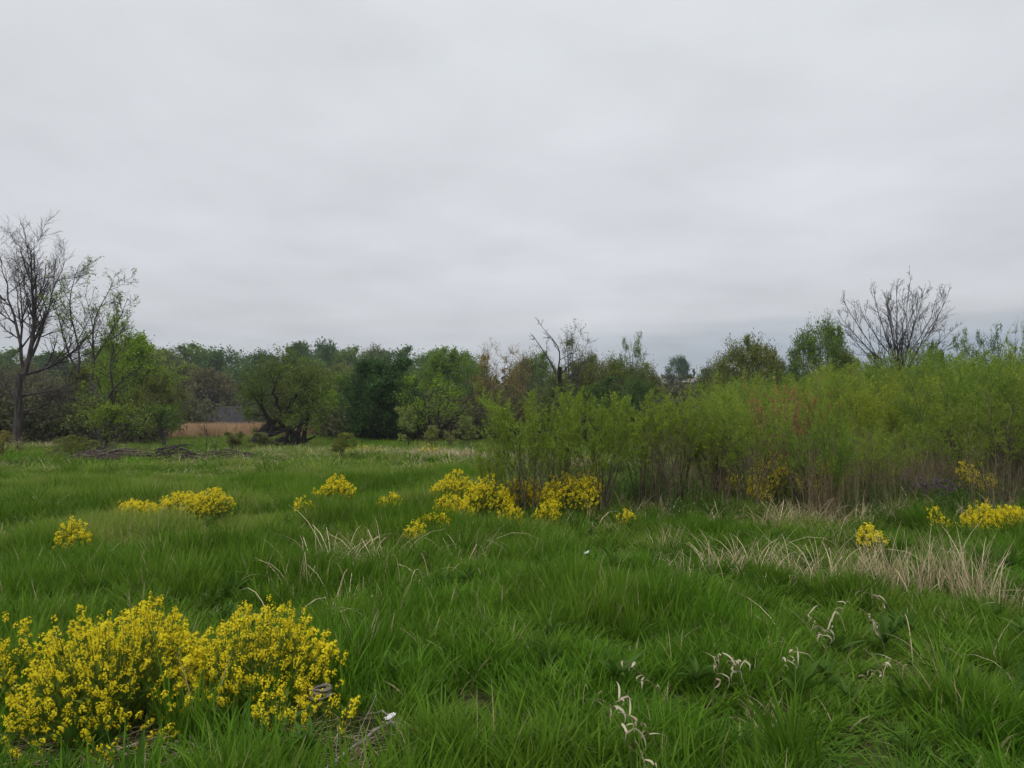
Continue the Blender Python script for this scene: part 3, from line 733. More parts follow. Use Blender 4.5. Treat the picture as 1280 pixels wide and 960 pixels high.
far2 = [
 (35, 465, 120, 90, G_BROWN), (100, 470, 115, 80, G_OLIVE), (165, 460, 118, 80, G_OLIVE), (225, 455, 125, 66, G_OLIVE), (262, 462, 118, 64, G_BROWN),
 (300, 455, 130, 60, G_DARK), (340, 462, 128, 64, G_DEEP), (380, 452, 128, 62, G_MID), (430, 458, 120, 66, G_OLIVE), (470, 455, 128, 60, G_DARK), (520, 458, 120, 66, G_MID),
 (570, 452, 120, 70, G_MID), (218, 488, 104, 46, G_OLIVE), (262, 480, 124, 52, G_BROWN), (334, 482, 96, 50, G_DARK), (190, 488, 98, 60, G_OLIVE), (60, 500, 92, 90, G_BROWN), (130, 500, 90, 70, G_OLIVE),
]
for i, (px, yt, d, w, c) in enumerate(far2):
    tree("oak", px, yt, d, w, c, FARL2[i], group="trees in front of the far wood")

# ---- centre: trees between 45 and 80 m
T = tree
T("mid", 385, 460, 66, 80, G_OLIVE, "olive green tree right behind the leaning dark-trunked willow")
T("mid", 425, 470, 60, 60, G_MID, "mid green rounded tree just left of the darkest tree")
T("mid", 415, 490, 56, 60, G_BRIGHT, "light green low tree between the leaning willow and the darkest tree")
T("dense", 480, 447, 50, 92, G_DEEP, "dense very dark green tree reaching to the ground at the meadow's far edge", name="dense_tree")
T("dense", 449, 480, 54, 50, G_DEEP, "small dark green tree tucked against the left side of the darkest tree", name="dense_tree")
T("mid", 560, 440, 62, 84, G_MID, "tall mid green tree right of the darkest tree")
T("loose", 545, 472, 47, 96, G_BRIGHT, "bright green spreading tree with dark limbs right of the darkest tree", bark=(0.6, 0.6, 0.6), var=0)
T("loose", 598, 455, 60, 56, G_MID, "loose green tree left of the yellowish budding tree")
T("thin", 612, 430, 58, 52, G_YEL, "yellowish tan tree with opening buds, taller of the two", name="budding_tree", bark=(1.8, 1.3, 0.8))
T("thin", 640, 436, 60, 60, (0.20, 0.15, 0.045), "tan budding tree left of the dead snag", name="budding_tree", bark=(1.8, 1.4, 1.0))
T("thin", 612, 480, 50, 70, G_BROWN, "low brown twiggy tree beneath the yellowish budding tree", bark=(1.3, 1.1, 0.9))
T("thin", 660, 440, 70, 60, G_GREY, "grey green thin tree left of the dead snag")
T("dome", 668, 446, 76, 74, G_MID, "green rounded tree right behind the dead snag")
T("mid", 690, 472, 47.5, 56, G_GREY, "greyish green tree at the foot of the dead snag")
T("thin", 718, 408, 60, 60, G_GREY, "tall airy tree with small leaves right of the dead snag", var=1)
T("thin", 735, 432, 62, 40, G_GREY, "short airy tree right of the tallest airy tree")
T("dome", 728, 450, 64, 80, G_OLIVE, "olive green tree under the tall airy tree")
T("dome", 765, 448, 60, 80, G_OLIVE, "broad olive green tree left of the two-tipped green tree")
T("loose", 793, 428, 56, 52, G_MID, "green tree with two feathery tips at the right end of the central trees", var=1)
T("dome", 800, 458, 60, 70, G_OLIVE, "low olive tree sloping down toward the far hillside house")
T("mid", 745, 478, 46, 90, G_DARK, "dark low tree behind the front willow shrubs")
T("mid", 800, 478, 50, 70, G_DARK, "dark low tree left of the gap with the hillside house")
T("mid", 640, 495, 46, 60, G_BROWN, "brownish low tree behind the front-left willow shrub")
T("mid", 570, 500, 58, 60, G_BROWN, "brown shaded thicket tree beneath the bright spreading tree")
# far hillside right of centre
T("oak", 847, 446, 190, 30, (0.05, 0.115, 0.055), "small round dark tree alone on the far hill above the house")
T("mid", 835, 468, 170, 22, (0.030, 0.035, 0.030), "dark purplish tree on the hill left of the hillside house")
T("mid", 812, 474, 150, 30, G_DARK, "dark tree on the hillside at the far left of the hillside house")
T("mid", 845, 488, 130, 40, G_GREY, "grey green bush on the slope below the hillside house")
T("mid", 875, 487, 120, 40, G_DARK, "dark green bush on the slope below and right of the hillside house")
T("mid", 825, 492, 105, 40, G_OLIVE, "olive bush on the slope below the hillside house, farthest left")
T("mid", 885, 462, 150, 30, G_DARK, "dark tree on the hill right of the hillside house")
# right: trees behind the thicket
T("dome", 935, 428, 50, 96, G_OLIVE, "broad olive green tree rising behind the willow thicket", var=1)
T("dome", 900, 452, 54, 56, G_GREY, "greyish tree at the left shoulder of the broad olive tree")
T("dome", 975, 450, 52, 60, G_DARK, "dark green tree between the broad olive tree and the leafy dome-shaped tree")
T("dome", 1026, 402, 47, 76, G_MID, "leafy dome-shaped tree standing left of the bare fan-shaped tree", var=0)
T("mid", 1060, 445, 46, 60, G_OLIVE, "low olive tree at the foot of the bare fan-shaped tree, on its left")
T("mid", 1110, 450, 44, 60, G_OLIVE, "low olive tree directly below the bare fan-shaped tree")
T("bush", 1168, 437, 34, 40, G_MID, "small green bush top right of the bare fan-shaped tree", name="bush", cat="bush")
T("loose", 1205, 425, 36, 50, G_MID, "green shrub top above the thicket left of the far right trees")
T("loose", 1238, 420, 34, 50, G_DARK, "dark green tree above the thicket near the right frame edge")
T("thin", 1272, 408, 34, 50, G_BRIGHT, "feathery bright tree at the far right above the thicket")
T("mid", 1320, 400, 36, 90, G_MID, "green tree just beyond the right frame edge")

# ---- left side
T("mid", 168, 424, 52, 110, G_BRIGHT, "large light green tree right of the sparse-leaved leaning tree", var=0)
T("loose", 146, 398, 44, 52, G_BRIGHT, "airy light green crown rising right of the sparse-leaved leaning tree", var=1)
T("mid", 120, 455, 56, 70, G_OLIVE, "olive tree behind the leaning sparse-leaved tree")
T("mid", 205, 470, 50, 56, G_OLIVE, "olive tree right of the large light green tree")
T("thin", 40, 450, 60, 90, G_BROWN, "brown twiggy tree behind the big bare tree", bark=(1.2, 1.1, 1.1))
T("thin", -20, 440, 56, 90, G_BROWN, "brown twiggy tree at the left frame edge behind the big bare tree", bark=(1.2, 1.1, 1.1))
T("thin", 70, 480, 52, 80, G_BROWN, "low brown thicket tree right of the big bare tree's trunk", bark=(1.2, 1.1, 1.1))
T("open", 126, 500, 32, 104, (0.120, 0.180, 0.022), "bright yellow green bush in front of the left trees", name="bush", cat="bush", var=1)
T("open", 206, 508, 40, 60, G_MID, "round green bush leaning over the tan reeds", name="bush", cat="bush", var=0)
T("bush", 172, 488, 44, 50, G_OLIVE, "olive bush behind the bright yellow green bush", name="bush", cat="bush")
T("bush", 92, 545, 29, 60, G_OLIVE, "low olive bush in front of the bright yellow green bush", name="bush", cat="bush")
T("bush", 5, 540, 30, 46, (0.15, 0.15, 0.04), "low yellowish bush at the left frame edge", name="bush", cat="bush")
T("sapling", 425, 540, 27, 56, G_OLIVE, "small olive shrub alone at the meadow's far edge right of the leaning willow", name="shrub", cat="shrub", bark=(1.6, 1.2, 1.0))
T("sapling", 512, 508, 40, 42, (0.17, 0.22, 0.06), "pale green upright sapling before the dark tree", name="sapling", cat="sapling", var=0)
T("sapling", 541, 528, 38, 30, (0.17, 0.20, 0.06), "pale small sapling second from left of the row before the dark tree", name="sapling", cat="sapling", var=1)
T("sapling", 585, 520, 36, 44, (0.15, 0.20, 0.055), "pale green sapling left of the front-left willow shrub", name="sapling", cat="sapling", var=0)
T("sapling", 562, 535, 40, 24, (0.16, 0.18, 0.06), "tiny pale sapling between two taller pale saplings", name="sapling", cat="sapling", var=1)
T("sapling", 330, 540, 38, 60, (0.12, 0.15, 0.045), "low sprawling shrub left of the leaning willow's trunk", name="shrub", cat="shrub")
T("sapling", 292, 536, 36, 50, (0.13, 0.15, 0.05), "thin low shrub before the tan reeds", name="shrub", cat="shrub")

# brushy understorey below the trees (reads as one mass)
def build_understorey():
    br = []
    for i in range(4):
        g = np.random.default_rng(600 + i); mb = MB()
        n = 260; c = g.normal(size=(n, 3)) * np.array([0.8, 0.8, 0.5]) + np.array([0, 0, 0.9])
        d = norm(g.normal(size=(n, 3)) + np.array([0, 0, 0.4])); P = np.stack([c, c + d * 0.5], 1)
        leaves(mb, P, 5, 0.17, 0.6, 0, 1, 0.1, 0.3, rng=g)
        br.append(mb.build("brush_clump", M_WEEDY))
    X, Y, Sc = [], [], []
    for d0, d1, px0, px1, n, s0 in ((88, 165, -120, 700, 1500, 2.2), (52, 66, 430, 860, 330, 1.2), (60, 130, 780, 1000, 420, 1.7), (44, 60, -80, 160, 240, 1.2), (40, 70, 880, 1400, 400, 1.3)):
        d = d0 + (d1 - d0) * RNG.random(n); px = px0 + (px1 - px0) * RNG.random(n)
        x = (px - 640) / F * d
        house = (np.abs(x + 43) < 9) & (np.abs(d - 112) < 12) | ((px > 232) & (px < 352) & (d < 126))
        hill = (px > 835) & (px < 885) & (d > 100)
        k = ~house & ~hill
        X += list(x[k]); Y += list(d[k]); Sc += list(s0 * (0.7 + 0.6 * RNG.random(int(k.sum()))))
    X, Y, Sc = map(np.array, (X, Y, Sc))
    scatter("understorey_brush", br, np.stack([X, Y, terrain(X, Y) - 0.1], -1), RNG.random(len(X)) * 6.28, 0.1, np.stack([Sc, Sc, Sc], -1),
            "dark brushy undergrowth filling the wood beneath the trees", "undergrowth")
M_WEEDY = leaf_mat("brush_leaf", (0.055, 0.062, 0.030), (0.150, 0.150, 0.065), trans=0.25, rnd=0.5)
build_understorey()

# ================================================================== feature trees
def rel(pts, d, base, dz=None, seed=0):
    """pixel polyline -> points relative to base, with some depth wander"""
    g = np.random.default_rng(seed); k = g.normal() * 0.045
    o = []
    for i, (px, py) in enumerate(pts):
        p = W(px, py, d)
        p = p + np.array([0, 1, 0]) * (k * d * 0.5) * (i / (len(pts) - 1)) ** 1.2
        o.append(p - base)
    return o
def feature(name, d, basepx, limbs, seed, **kw):
    b = W(basepx, 500, d); b[2] = ground(b[0], d)
    mains = [(rel(p, d, b, seed=seed * 10 + i), r0, r1) for i, (p, r0, r1) in enumerate(limbs)]
    return b, bare_tree(name, mains, kw.pop("mr", 0.06), seed, **kw)[0]

b, parts = feature("big_bare_tree", 42, 23, [
    ([(22, 572), (23, 530), (27, 495), (31, 468)], 0.30, 0.19),
    ([(31, 468), (40, 445), (44, 415), (42, 375), (40, 340), (37, 300)], 0.15, 0.012),
    ([(40, 445), (52, 418), (62, 385), (76, 350), (88, 325)], 0.085, 0.010),
    ([(31, 468), (24, 440), (18, 408), (6, 375), (-6, 345), (-12, 318)], 0.11, 0.010),
    ([(44, 415), (50, 380), (54, 340), (60, 305)], 0.06, 0.010),
    ([(24, 440), (26, 400), (18, 355), (12, 315)], 0.06, 0.010),
    ([(31, 468), (60, 458), (84, 440), (104, 405)], 0.10, 0.010),
    ([(27, 495), (50, 490), (72, 488), (96, 470)], 0.09, 0.010),
    ([(25, 515), (48, 512), (70, 500), (88, 488)], 0.07, 0.010),
    ([(26, 505), (8, 488), (-12, 462), (-30, 440)], 0.09, 0.010),
    ([(6, 375), (-15, 365), (-35, 345)], 0.07, 0.010),
    ], 801, k=(12, 8, 7), lf=(0.40, 0.50, 0.55), up=0.13, ang=38, tip_r=0.0075)
thing("bare_tree", parts, b, "big bare tree with dark branching crown at the left edge of the field", "tree", colors={"trunk": (1.0, 0.95, 0.95)})
b, parts = feature("sparse_tree", 39, 118, [
    ([(124, 560), (122, 515), (112, 488), (98, 466)], 0.13, 0.085),
    ([(98, 466), (84, 438), (74, 405), (66, 372)], 0.06, 0.010),
    ([(98, 466), (102, 430), (92, 395), (98, 360), (112, 335)], 0.06, 0.010),
    ([(112, 488), (118, 450), (114, 415), (128, 378), (142, 350)], 0.065, 0.010),
    ([(118, 450), (134, 420), (146, 395), (152, 372)], 0.06, 0.010),
    ([(122, 515), (142, 488), (160, 470), (182, 455)], 0.08, 0.010),
    ([(142, 488), (138, 455), (150, 430), (160, 412)], 0.06, 0.010),
    ], 803, k=(10, 7, 5), lf=(0.40, 0.50, 0.55), up=0.10, ang=40, leafn=2, leaf=0.09, tip_r=0.008)
thing("sparse_tree", parts, b, "leaning forked tree with sparse fresh leaves right of the big bare tree", "tree", colors={"crown": G_BRIGHT, "trunk": (1, 1, 1)})
_fan = [([(1121, 575), (1121, 520), (1122, 480)], 0.15, 0.12)]
_g = np.random.default_rng(4)
for _i, (_px, _py) in enumerate(((1055, 412), (1058, 385), (1064, 368), (1076, 374), (1088, 362), (1098, 372), (1106, 364), (1116, 357), (1126, 362), (1134, 354), (1143, 360), (1152, 358), (1162, 362), (1172, 372), (1184, 364), (1188, 388), (1195, 408), (1190, 425))):
    _m = 1121 + (_px - 1121) * 0.38
    _px += _g.uniform(-4, 4); _m += _g.uniform(-7, 7)
    _fan.append(([(1122 + _g.uniform(-5, 5), 485), (_m, 485 + (_py - 485) * 0.42), (1121 + (_px - 1121) * 0.8, 485 + (_py - 485) * 0.75), (_px, _py)], 0.034, 0.007))
b, parts = feature("fan_tree", 35, 1122, _fan, 805, k=(12, 5, 3), lf=(0.24, 0.42, 0.45), up=0.16, ang=32, tip_r=0.0062, leafn=1, leaf=0.05)
thing("fan_tree", parts, b, "leafless tree with upright branches fanning out above the right thicket", "tree", colors={"trunk": (0.9, 0.85, 0.85), "crown": (0.07, 0.06, 0.045)})
b, parts = feature("snag", 50, 698, [
    ([(700, 555), (698, 505), (696, 464)], 0.22, 0.12),
    ([(697, 470), (686, 448), (676, 432), (663, 413)], 0.08, 0.010),
    ([(697, 468), (700, 440), (690, 425), (674, 411)], 0.06, 0.010),
    ([(698, 472), (712, 455), (724, 448)], 0.06, 0.012),
    ([(698, 480), (716, 468), (730, 452)], 0.05, 0.012),
    ([(697, 475), (682, 462), (670, 455)], 0.05, 0.012),
    ], 807, k=(5, 4, 3), lf=(0.30, 0.45, 0.5), up=0.05, ang=45, tip_r=0.012)
thing("dead_snag", parts, b, "dead dark snag with broken bare limbs in the central trees", "tree", colors={"trunk": (0.8, 0.75, 0.75)})

# leaning willow with dark twisted trunks (its crown is leafy)
def build_leaning():
    d = 42; b = W(345, 500, d); b[2] = ground(b[0], d)
    g = np.random.default_rng(811); wood, crown = MB(), MB()
    limbs = [([(318, 560), (322, 545), (336, 530), (352, 515), (372, 490), (382, 472)], 0.30, 0.04),
             ([(330, 562), (332, 548), (342, 532), (330, 510), (322, 488)], 0.24, 0.03),
             ([(372, 566), (366, 548), (356, 534), (342, 528)], 0.26, 0.14),
             ([(362, 566), (372, 545), (376, 520), (372, 495)], 0.22, 0.03),
             ([(380, 564), (384, 540), (392, 515), (398, 498)], 0.16, 0.03),
             ([(352, 515), (345, 495), (348, 478)], 0.12, 0.03),
             ([(334, 562), (350, 550), (370, 556), (392, 546)], 0.20, 0.05), ([(366, 562), (356, 552), (362, 538), (384, 530)], 0.17, 0.04), ([(318, 556), (326, 540), (346, 541), (366, 534)], 0.16, 0.05), ([(388, 565), (378, 548), (366, 540), (358, 520)], 0.14, 0.03)]
    PP, RR = [], []
    for i, (p, r0, r1) in enumerate(limbs):
        P = np.array(rel(p, d, b, seed=820 + i)); t = np.linspace(0, 1, 9)
        s = np.linspace(0, 1, len(P)); Q = np.stack([np.interp(t, s, P[:, c]) for c in range(3)], -1)
        Q += g.normal(size=Q.shape) * 0.05; PP.append(Q); RR.append(r0 + (r1 - r0) * t)
    P0, R0 = np.stack(PP), np.stack(RR)
    tubes(wood, P0, R0, 8)
    P1, R1 = spawn(P0[:6], R0[:6], 9, 0.55, 1.0, 60, 15, 1.0, 0.25, 6, 0.07, 0.14, 0.4, 0.2, 0.2, None, g, absl=1.9); tubes(wood, P1, R1, 5)
    P2, R2 = spawn(P1, R1, 8, 0.2, 1, 50, 15, 0.5, 0.25, 5, 0.04, 0.15, 0.6, 0.3, 0.3, None, g); tubes(wood, P2, R2, 3)
    P3, R3 = spawn(P2, R2, 5, 0.2, 1, 50, 15, 0.5, 0.25, 4, 0.0, 0.15, 0.6, 0.3, 0.3, None, g, rmin=0.006)
    leaves(crown, P3, 9, 0.12, 0.42, 0.1, 1.1, 0.07, 0.4, rng=g)
    thing("leaning_willow", [("trunk", wood.build("leaning_trunk", M_BARK, True)), ("crown", crown.build("leaning_crown", M_LEAF))], b,
          "low leaning willow with dark twisted trunks at the meadow's far edge", "tree", colors={"crown": (0.080, 0.118, 0.026), "trunk": (0.45, 0.42, 0.42)})
build_leaning()
# conifer on the hill
def build_conifer():
    g = np.random.default_rng(830); wood, crown = MB(), MB(); H = 6.0
    P = np.array([[0, 0, -0.2], [0, 0, 2], [0.03, 0, 4], [0, 0, H]]); tubes(wood, P, np.array([.16, .12, .07, .01]), 6)
    PP = np.stack([np.linspace([0, 0, 0.3], [0, 0, H], 9)]); RR = np.linspace(.1, .01, 9)[None]
    P1, R1 = spawn(PP, RR, 60, 0.08, 1.0, 80, 6, 1.0, 0.1, 4, -0.02, 0.05, 0.4, 0.3, 0.92, None, g, absl=1.5); tubes(wood, P1, R1, 3)
    leaves(crown, P1, 26, 0.28, 0.35, 0.05, 1.0, 0.08, 0.5, rng=g)
    return [("trunk", wood.build("conifer_trunk", M_BARK)), ("crown", crown.build("conifer_crown", M_LEAF))]
PR["conifer"] = [build_conifer()]; PROTO_H["conifer"] = 6.0; PROTO_R["conifer"] = 1.5
T("conifer", 867, 461, 188, 12, (0.030, 0.055, 0.045), "small dark pointed conifer behind the hillside house roof", name="conifer")
T("conifer", 858, 463, 192, 12, (0.030, 0.055, 0.045), "dark pointed conifer left of the smaller hillside conifer", name="conifer")

# ================================================================== willow thicket
def willow(seed, H=2.4, ns=11, spread=0.92, leafy_from=0.50, per=20, bare=0.0):
    g = np.random.default_rng(seed); wood, crown = MB(), MB()
    n = 9; t = np.linspace(0, 1, n)
    a = g.random(ns) * 6.28; out_ = spread * (0.25 + 0.75 * g.random(ns)); h = H * (0.70 + 0.30 * g.random(ns))
    P = np.zeros((ns, n, 3))
    b0 = 0.10 * g.random(ns)
    P[:, :, 0] = np.cos(a)[:, None] * (b0[:, None] + out_[:, None] * t[None] ** 1.1); P[:, :, 1] = np.sin(a)[:, None] * (b0[:, None] + out_[:, None] * t[None] ** 1.1)
    P[:, :, 2] = h[:, None] * t[None] ** 0.95 - 0.05
    P[:, 1:, :2] += np.cumsum(g.normal(size=(ns, n - 1, 2)) * 0.022, axis=1)
    R = (0.009 + 0.012 * g.random(ns))[:, None] * (1 - 0.85 * t)[None]
    tubes(wood, P, R, 5, t=0.5)
    # dead low twigs
    D, DR = spawn(P, R, 2, 0.08, 0.45, 45, 15, 0.22, 0.4, 5, 0.12, 0.15, 0.55, 0.3, 0.2, None, g, rmin=0.0018); tubes(wood, D, DR, 3)
    P1, R1 = spawn(P, R, 10, leafy_from - 0.08, 0.98, 34, 9, 0.27, 0.28, 6, 0.12, 0.10, 0.55, 0.3, 0.35, None, g, rmin=0.0025); tubes(wood, P1, R1, 3)
    P2, R2 = spawn(P1, R1, 5, 0.15, 0.95, 38, 12, 0.50, 0.25, 4, 0.10, 0.12, 0.6, 0.4, 0.3, None, g, rmin=0.0018); tubes(wood, P2, R2, 3)
    leaves(crown, P2, per, 0.047, 0.22, 0.05, 1.05, 0.010, 0.5, rng=g, flat=0.1)
    leaves(crown, P1, per, 0.050, 0.22, 0.15, 1.05, 0.010, 0.5, rng=g, flat=0.1)
    return [("stems", wood.build("willow_stems", M_TWIG)), ("foliage", crown.build("willow_foliage", M_WILLOW))]
WIL = [willow(900 + i, ns=10 + i % 3) for i in range(6)] + [willow(920 + i, ns=8, spread=0.85, per=30) for i in range(3)]
def place_willow(x, y, H, var, label, group, col=(1, 1, 1), wide=1.0, rz=None, name="willow_shrub"):
    s = H / 2.4
    return thing(name, WIL[var], (x, y, ground(x, y) - 0.02), label, "shrub", group, RNG.random() * 6.28 if rz is None else rz,
          (s * wide, s * wide, s), {"foliage": col, "stems": (1, 1, 1)})
YT = lambda px: np.interp(px, [560, 640, 700, 760, 830, 870, 930, 1000, 1060, 1120, 1200, 1280, 1400], [500, 484, 487, 484, 494, 496, 482, 470, 462, 452, 446, 440, 430])
front = [(612, 13.0, 1.35), (662, 12.6, 2.15), (700, 13.6, 2.05), (752, 12.9, 2.15), (800, 13.9, 2.1), (845, 14.4, 2.0), (890, 14.2, 2.05), (935, 13.6, 2.1)]
lbl = ["low thin willow shrub at the left tip of the thicket", "fresh green willow shrub with bare stems over the yellow flowers, left of the thicket",
       "willow shrub right of the yellow flower patch's middle", "tall willow shrub with a dense sheaf of thin stems", "willow shrub right of the sheaf-stemmed willow",
       "fourth front willow right of the sheaf-stemmed willow's neighbour", "lower willow shrub before the middle of the thicket", "front willow shrub left of the rusty budding shrub"]
for i, ((px, d, h), lb) in enumerate(zip(front, lbl)):
    x = (px - 640) / F * (d - 1.35)
    place_willow(x, d - 1.35, h * 0.98, 6 + i % 3 if i < 5 else i % 6, lb, "willow shrubs of the thicket", (1, 1, 1) if i % 2 else (1.15, 1.08, 0.9), wide=(0.55, 0.95, 0.7, 0.85, 0.9, 0.9, 0.9, 0.9)[i])
WL = []
cnt = 0; placed = [((px - 640) / F * d, d) for px, d, h in front]
rngw = np.random.default_rng(77)
for tries in range(6000):
    if cnt >= 190: break
    d = 11.6 + 26 * rngw.random() ** 1.15
    x = rngw.uniform(0, d * 0.86 + 1.5)
    lim = 3.2 + (d - 13) * 0.36 if d > 13.2 else 5.0 - (d - 11.6) * 0.6
    if x < lim: continue
    px = 640 + F * x / d
    if 948 < px < 1022 and d < 16.5: continue
    sp = 1.3 if d < 18 else 1.6
    if any((x - a) ** 2 + (d - b_) ** 2 < sp * sp for a, b_ in placed): continue
    placed.append((x, d)); cnt += 1
    zt = W(px, YT(px) + (rngw.uniform(5, 85) if d < 17 else rngw.uniform(-8, 34)), d)[2] - ground(x, d)
    H = min(zt * 1.02, 3.9 if d > 20 else 3.0)
    H = max(H, 1.35)
    c = rngw.random(); col = (1, 1, 1) if c < 0.4 else ((0.78, 0.88, 0.95) if c < 0.65 else ((1.3, 1.12, 0.9) if c < 0.87 else (0.90, 0.84, 0.90)))
    zone = ("left of the rusty shrubs" if px < 945 else "around the rusty shrubs" if px < 1040 else "below the bare fan-shaped tree" if px < 1160 else "near the right frame edge" if px < 1285 else "beyond the right frame edge")
    row = "front ranks" if d < 17 else ("middle ranks" if d < 24 else "rear ranks")
    WL.append((row, zone, px, place_willow(x, d, H, int(rngw.integers(6)), "willow shrub in the %s %s" % (row, zone), "willows of the %s %s" % (row, zone), col, wide=1.05)))
ORD = ["leftmost", "second from left", "third from left", "fourth from left", "fifth from left", "sixth from left", "seventh from left", "eighth from left", "ninth from left", "tenth from left"]
for key in sorted({(r_, z_) for r_, z_, p_, o_ in WL}):
    mem = sorted([(p_, o_) for r_, z_, p_, o_ in WL if (r_, z_) == key], key=lambda q: q[0])
    if key[0] != "rear ranks" and 1 < len(mem) <= 10:
        for k_, (p_, o_) in enumerate(mem): o_["label"] = "%s willow shrub in the %s %s" % (ORD[k_], key[0], key[1])
print("willows", cnt)

# rusty budding shrub inside the thicket
def rusty():
    g = np.random.default_rng(950); wood, crown = MB(), MB(); ns, n = 22, 8; t = np.linspace(0, 1, n)
    a = g.random(ns) * 6.28; P = np.zeros((ns, n, 3)); o = 0.15 + 0.55 * g.random(ns)
    P[:, :, 0] = np.cos(a)[:, None] * o[:, None] * t; P[:, :, 1] = np.sin(a)[:, None] * o[:, None] * t; P[:, :, 2] = (1.5 + 0.65 * g.random(ns))[:, None] * t
    P[:, 1:, :2] += np.cumsum(g.normal(size=(ns, n - 1, 2)) * 0.02, axis=1)
    R = 0.010 * np.ones((ns, 1)) * (1 - 0.8 * t); tubes(wood, P, R, 4)
    P1, R1 = spawn(P, R, 7, 0.35, 1, 30, 8, 0.25, 0.3, 5, 0.1, 0.1, 0.55, 0.3, 0.4, None, g, rmin=0.002); tubes(wood, P1, R1, 3)
    leaves(crown, P1, 14, 0.05, 0.35, 0.2, 1.05, 0.01, 0.6, rng=g)
    return [("stems", wood.build("rusty_stems", M_TWIG)), ("foliage", crown.build("rusty_foliage", M_LEAF))]
RU = rusty()
for px, d, lb in ((972, 14.2, "rusty tan budding shrub amid the green willows, left of its pair"), (1005, 14.8, "rusty tan budding shrub amid the green willows, right of its pair")):
    x = (px - 640) / F * d
    thing("budding_shrub", RU, (x, d, ground(x, d)), lb, "shrub", "rusty budding shrubs", RNG.random() * 6, 1.0, {"foliage": (0.215, 0.135, 0.055), "stems": (1.5, 1.2, 1.0)})
# leafless brown shrubs low in the thicket
def bare_shrub(seed):
    g = np.random.default_rng(seed); wood = MB(); ns, n = 24, 8; t = np.linspace(0, 1, n)
    a = g.random(ns) * 6.28; P = np.zeros((ns, n, 3)); o = 0.1 + 0.6 * g.random(ns)
    P[:, :, 0] = np.cos(a)[:, None] * o[:, None] * t; P[:, :, 1] = np.sin(a)[:, None] * o[:, None] * t; P[:, :, 2] = (0.8 + 0.6 * g.random(ns))[:, None] * t ** 0.9
    P[:, 1:, :2] += np.cumsum(g.normal(size=(ns, n - 1, 2)) * 0.02, axis=1)
    R = 0.007 * np.ones((ns, 1)) * (1 - 0.7 * t); tubes(wood, P, R, 4)
    P1, R1 = spawn(P, R, 6, 0.15, 1, 35, 10, 0.32, 0.3, 5, 0.1, 0.12, 0.6, 0.3, 0.3, None, g, rmin=0.0022); tubes(wood, P1, R1, 3)
    P2, R2 = spawn(P1, R1, 3, 0.15, 1, 35, 10, 0.45, 0.3, 4, 0.1, 0.12, 0.6, 0.4, 0.3, None, g, rmin=0.002); tubes(wood, P2, R2, 3)
    return [("stems", wood.build("bare_shrub_stems", M_TWIG))]
BS = [bare_shrub(960 + i) for i in range(3)]
BARES = []
for i in range(14):
    d = 12.2 + 8 * rngw.random(); px = rngw.uniform(620, 1340) if i > 0 else rngw.uniform(600, 780)
    if px < 860: d = rngw.uniform(11.2, 12.5)
    x = (px - 640) / F * d
    BARES.append((px, thing("bare_shrub", BS[i % 3], (x, d, ground(x, d)), "leafless brown twiggy shrub low among the willow stems", "shrub", "bare brown shrubs in the thicket", rngw.random() * 6, 0.8 + 0.6 * rngw.random(), {"stems": (1.15, 1.15, 1.1)})))
for lo_, hi_, zn in ((0, 1000, "left of the middle of the thicket"), (1000, 1160, "below the bare fan-shaped tree"), (1160, 3000, "near the right frame edge")):
    for k_, (p_, o_) in enumerate(sorted([q for q in BARES if lo_ <= q[0] < hi_], key=lambda q: q[0])):
        o_["label"] = "%s leafless brown twiggy shrub %s" % (ORD[k_], zn)


# weeds under the thicket (one mass)
def build_weeds():
    pr = []
    for i in range(4):
        g = np.random.default_rng(700 + i); mb = MB()
        P = np.zeros((14, 5, 3)); t = np.linspace(0, 1, 5); a = g.random(14) * 6.28; o = 0.22 * g.random(14)
        P[:, :, 0] = np.cos(a)[:, None] * (0.08 + o[:, None] * t); P[:, :, 1] = np.sin(a)[:, None] * (0.08 + o[:, None] * t); P[:, :, 2] = (0.25 + 0.3 * g.random(14))[:, None] * t
        tubes(mb, P, np.full((14, 5), 0.003), 3)
        leaves(mb, P, 26, 0.042, 0.34, 0.1, 1, 0.015, 0.35, rng=g, flat=0.4)
        pr.append(mb.build("weed", M_WEED))
    X, Y = [], []
    for px0, px1, d0, d1, n in ((840, 1360, 10.6, 13.5, 60), (760, 1400, 12.5, 20, 330), (860, 1400, 20, 34, 700)):
        d = d0 + (d1 - d0) * RNG.random(n); px = px0 + (px1 - px0) * RNG.random(n)
        X += list((px - 640) / F * d); Y += list(d)
    X, Y = np.array(X), np.array(Y); s = 0.55 + 0.6 * RNG.random(len(X))
    scatter("undergrowth", pr, np.stack([X, Y, terrain(X, Y)], -1), RNG.random(len(X)) * 6.28, 0.15, np.stack([s, s, s], -1),
            "dark green leafy weeds on the ground beneath the willow thicket", "undergrowth")
build_weeds()
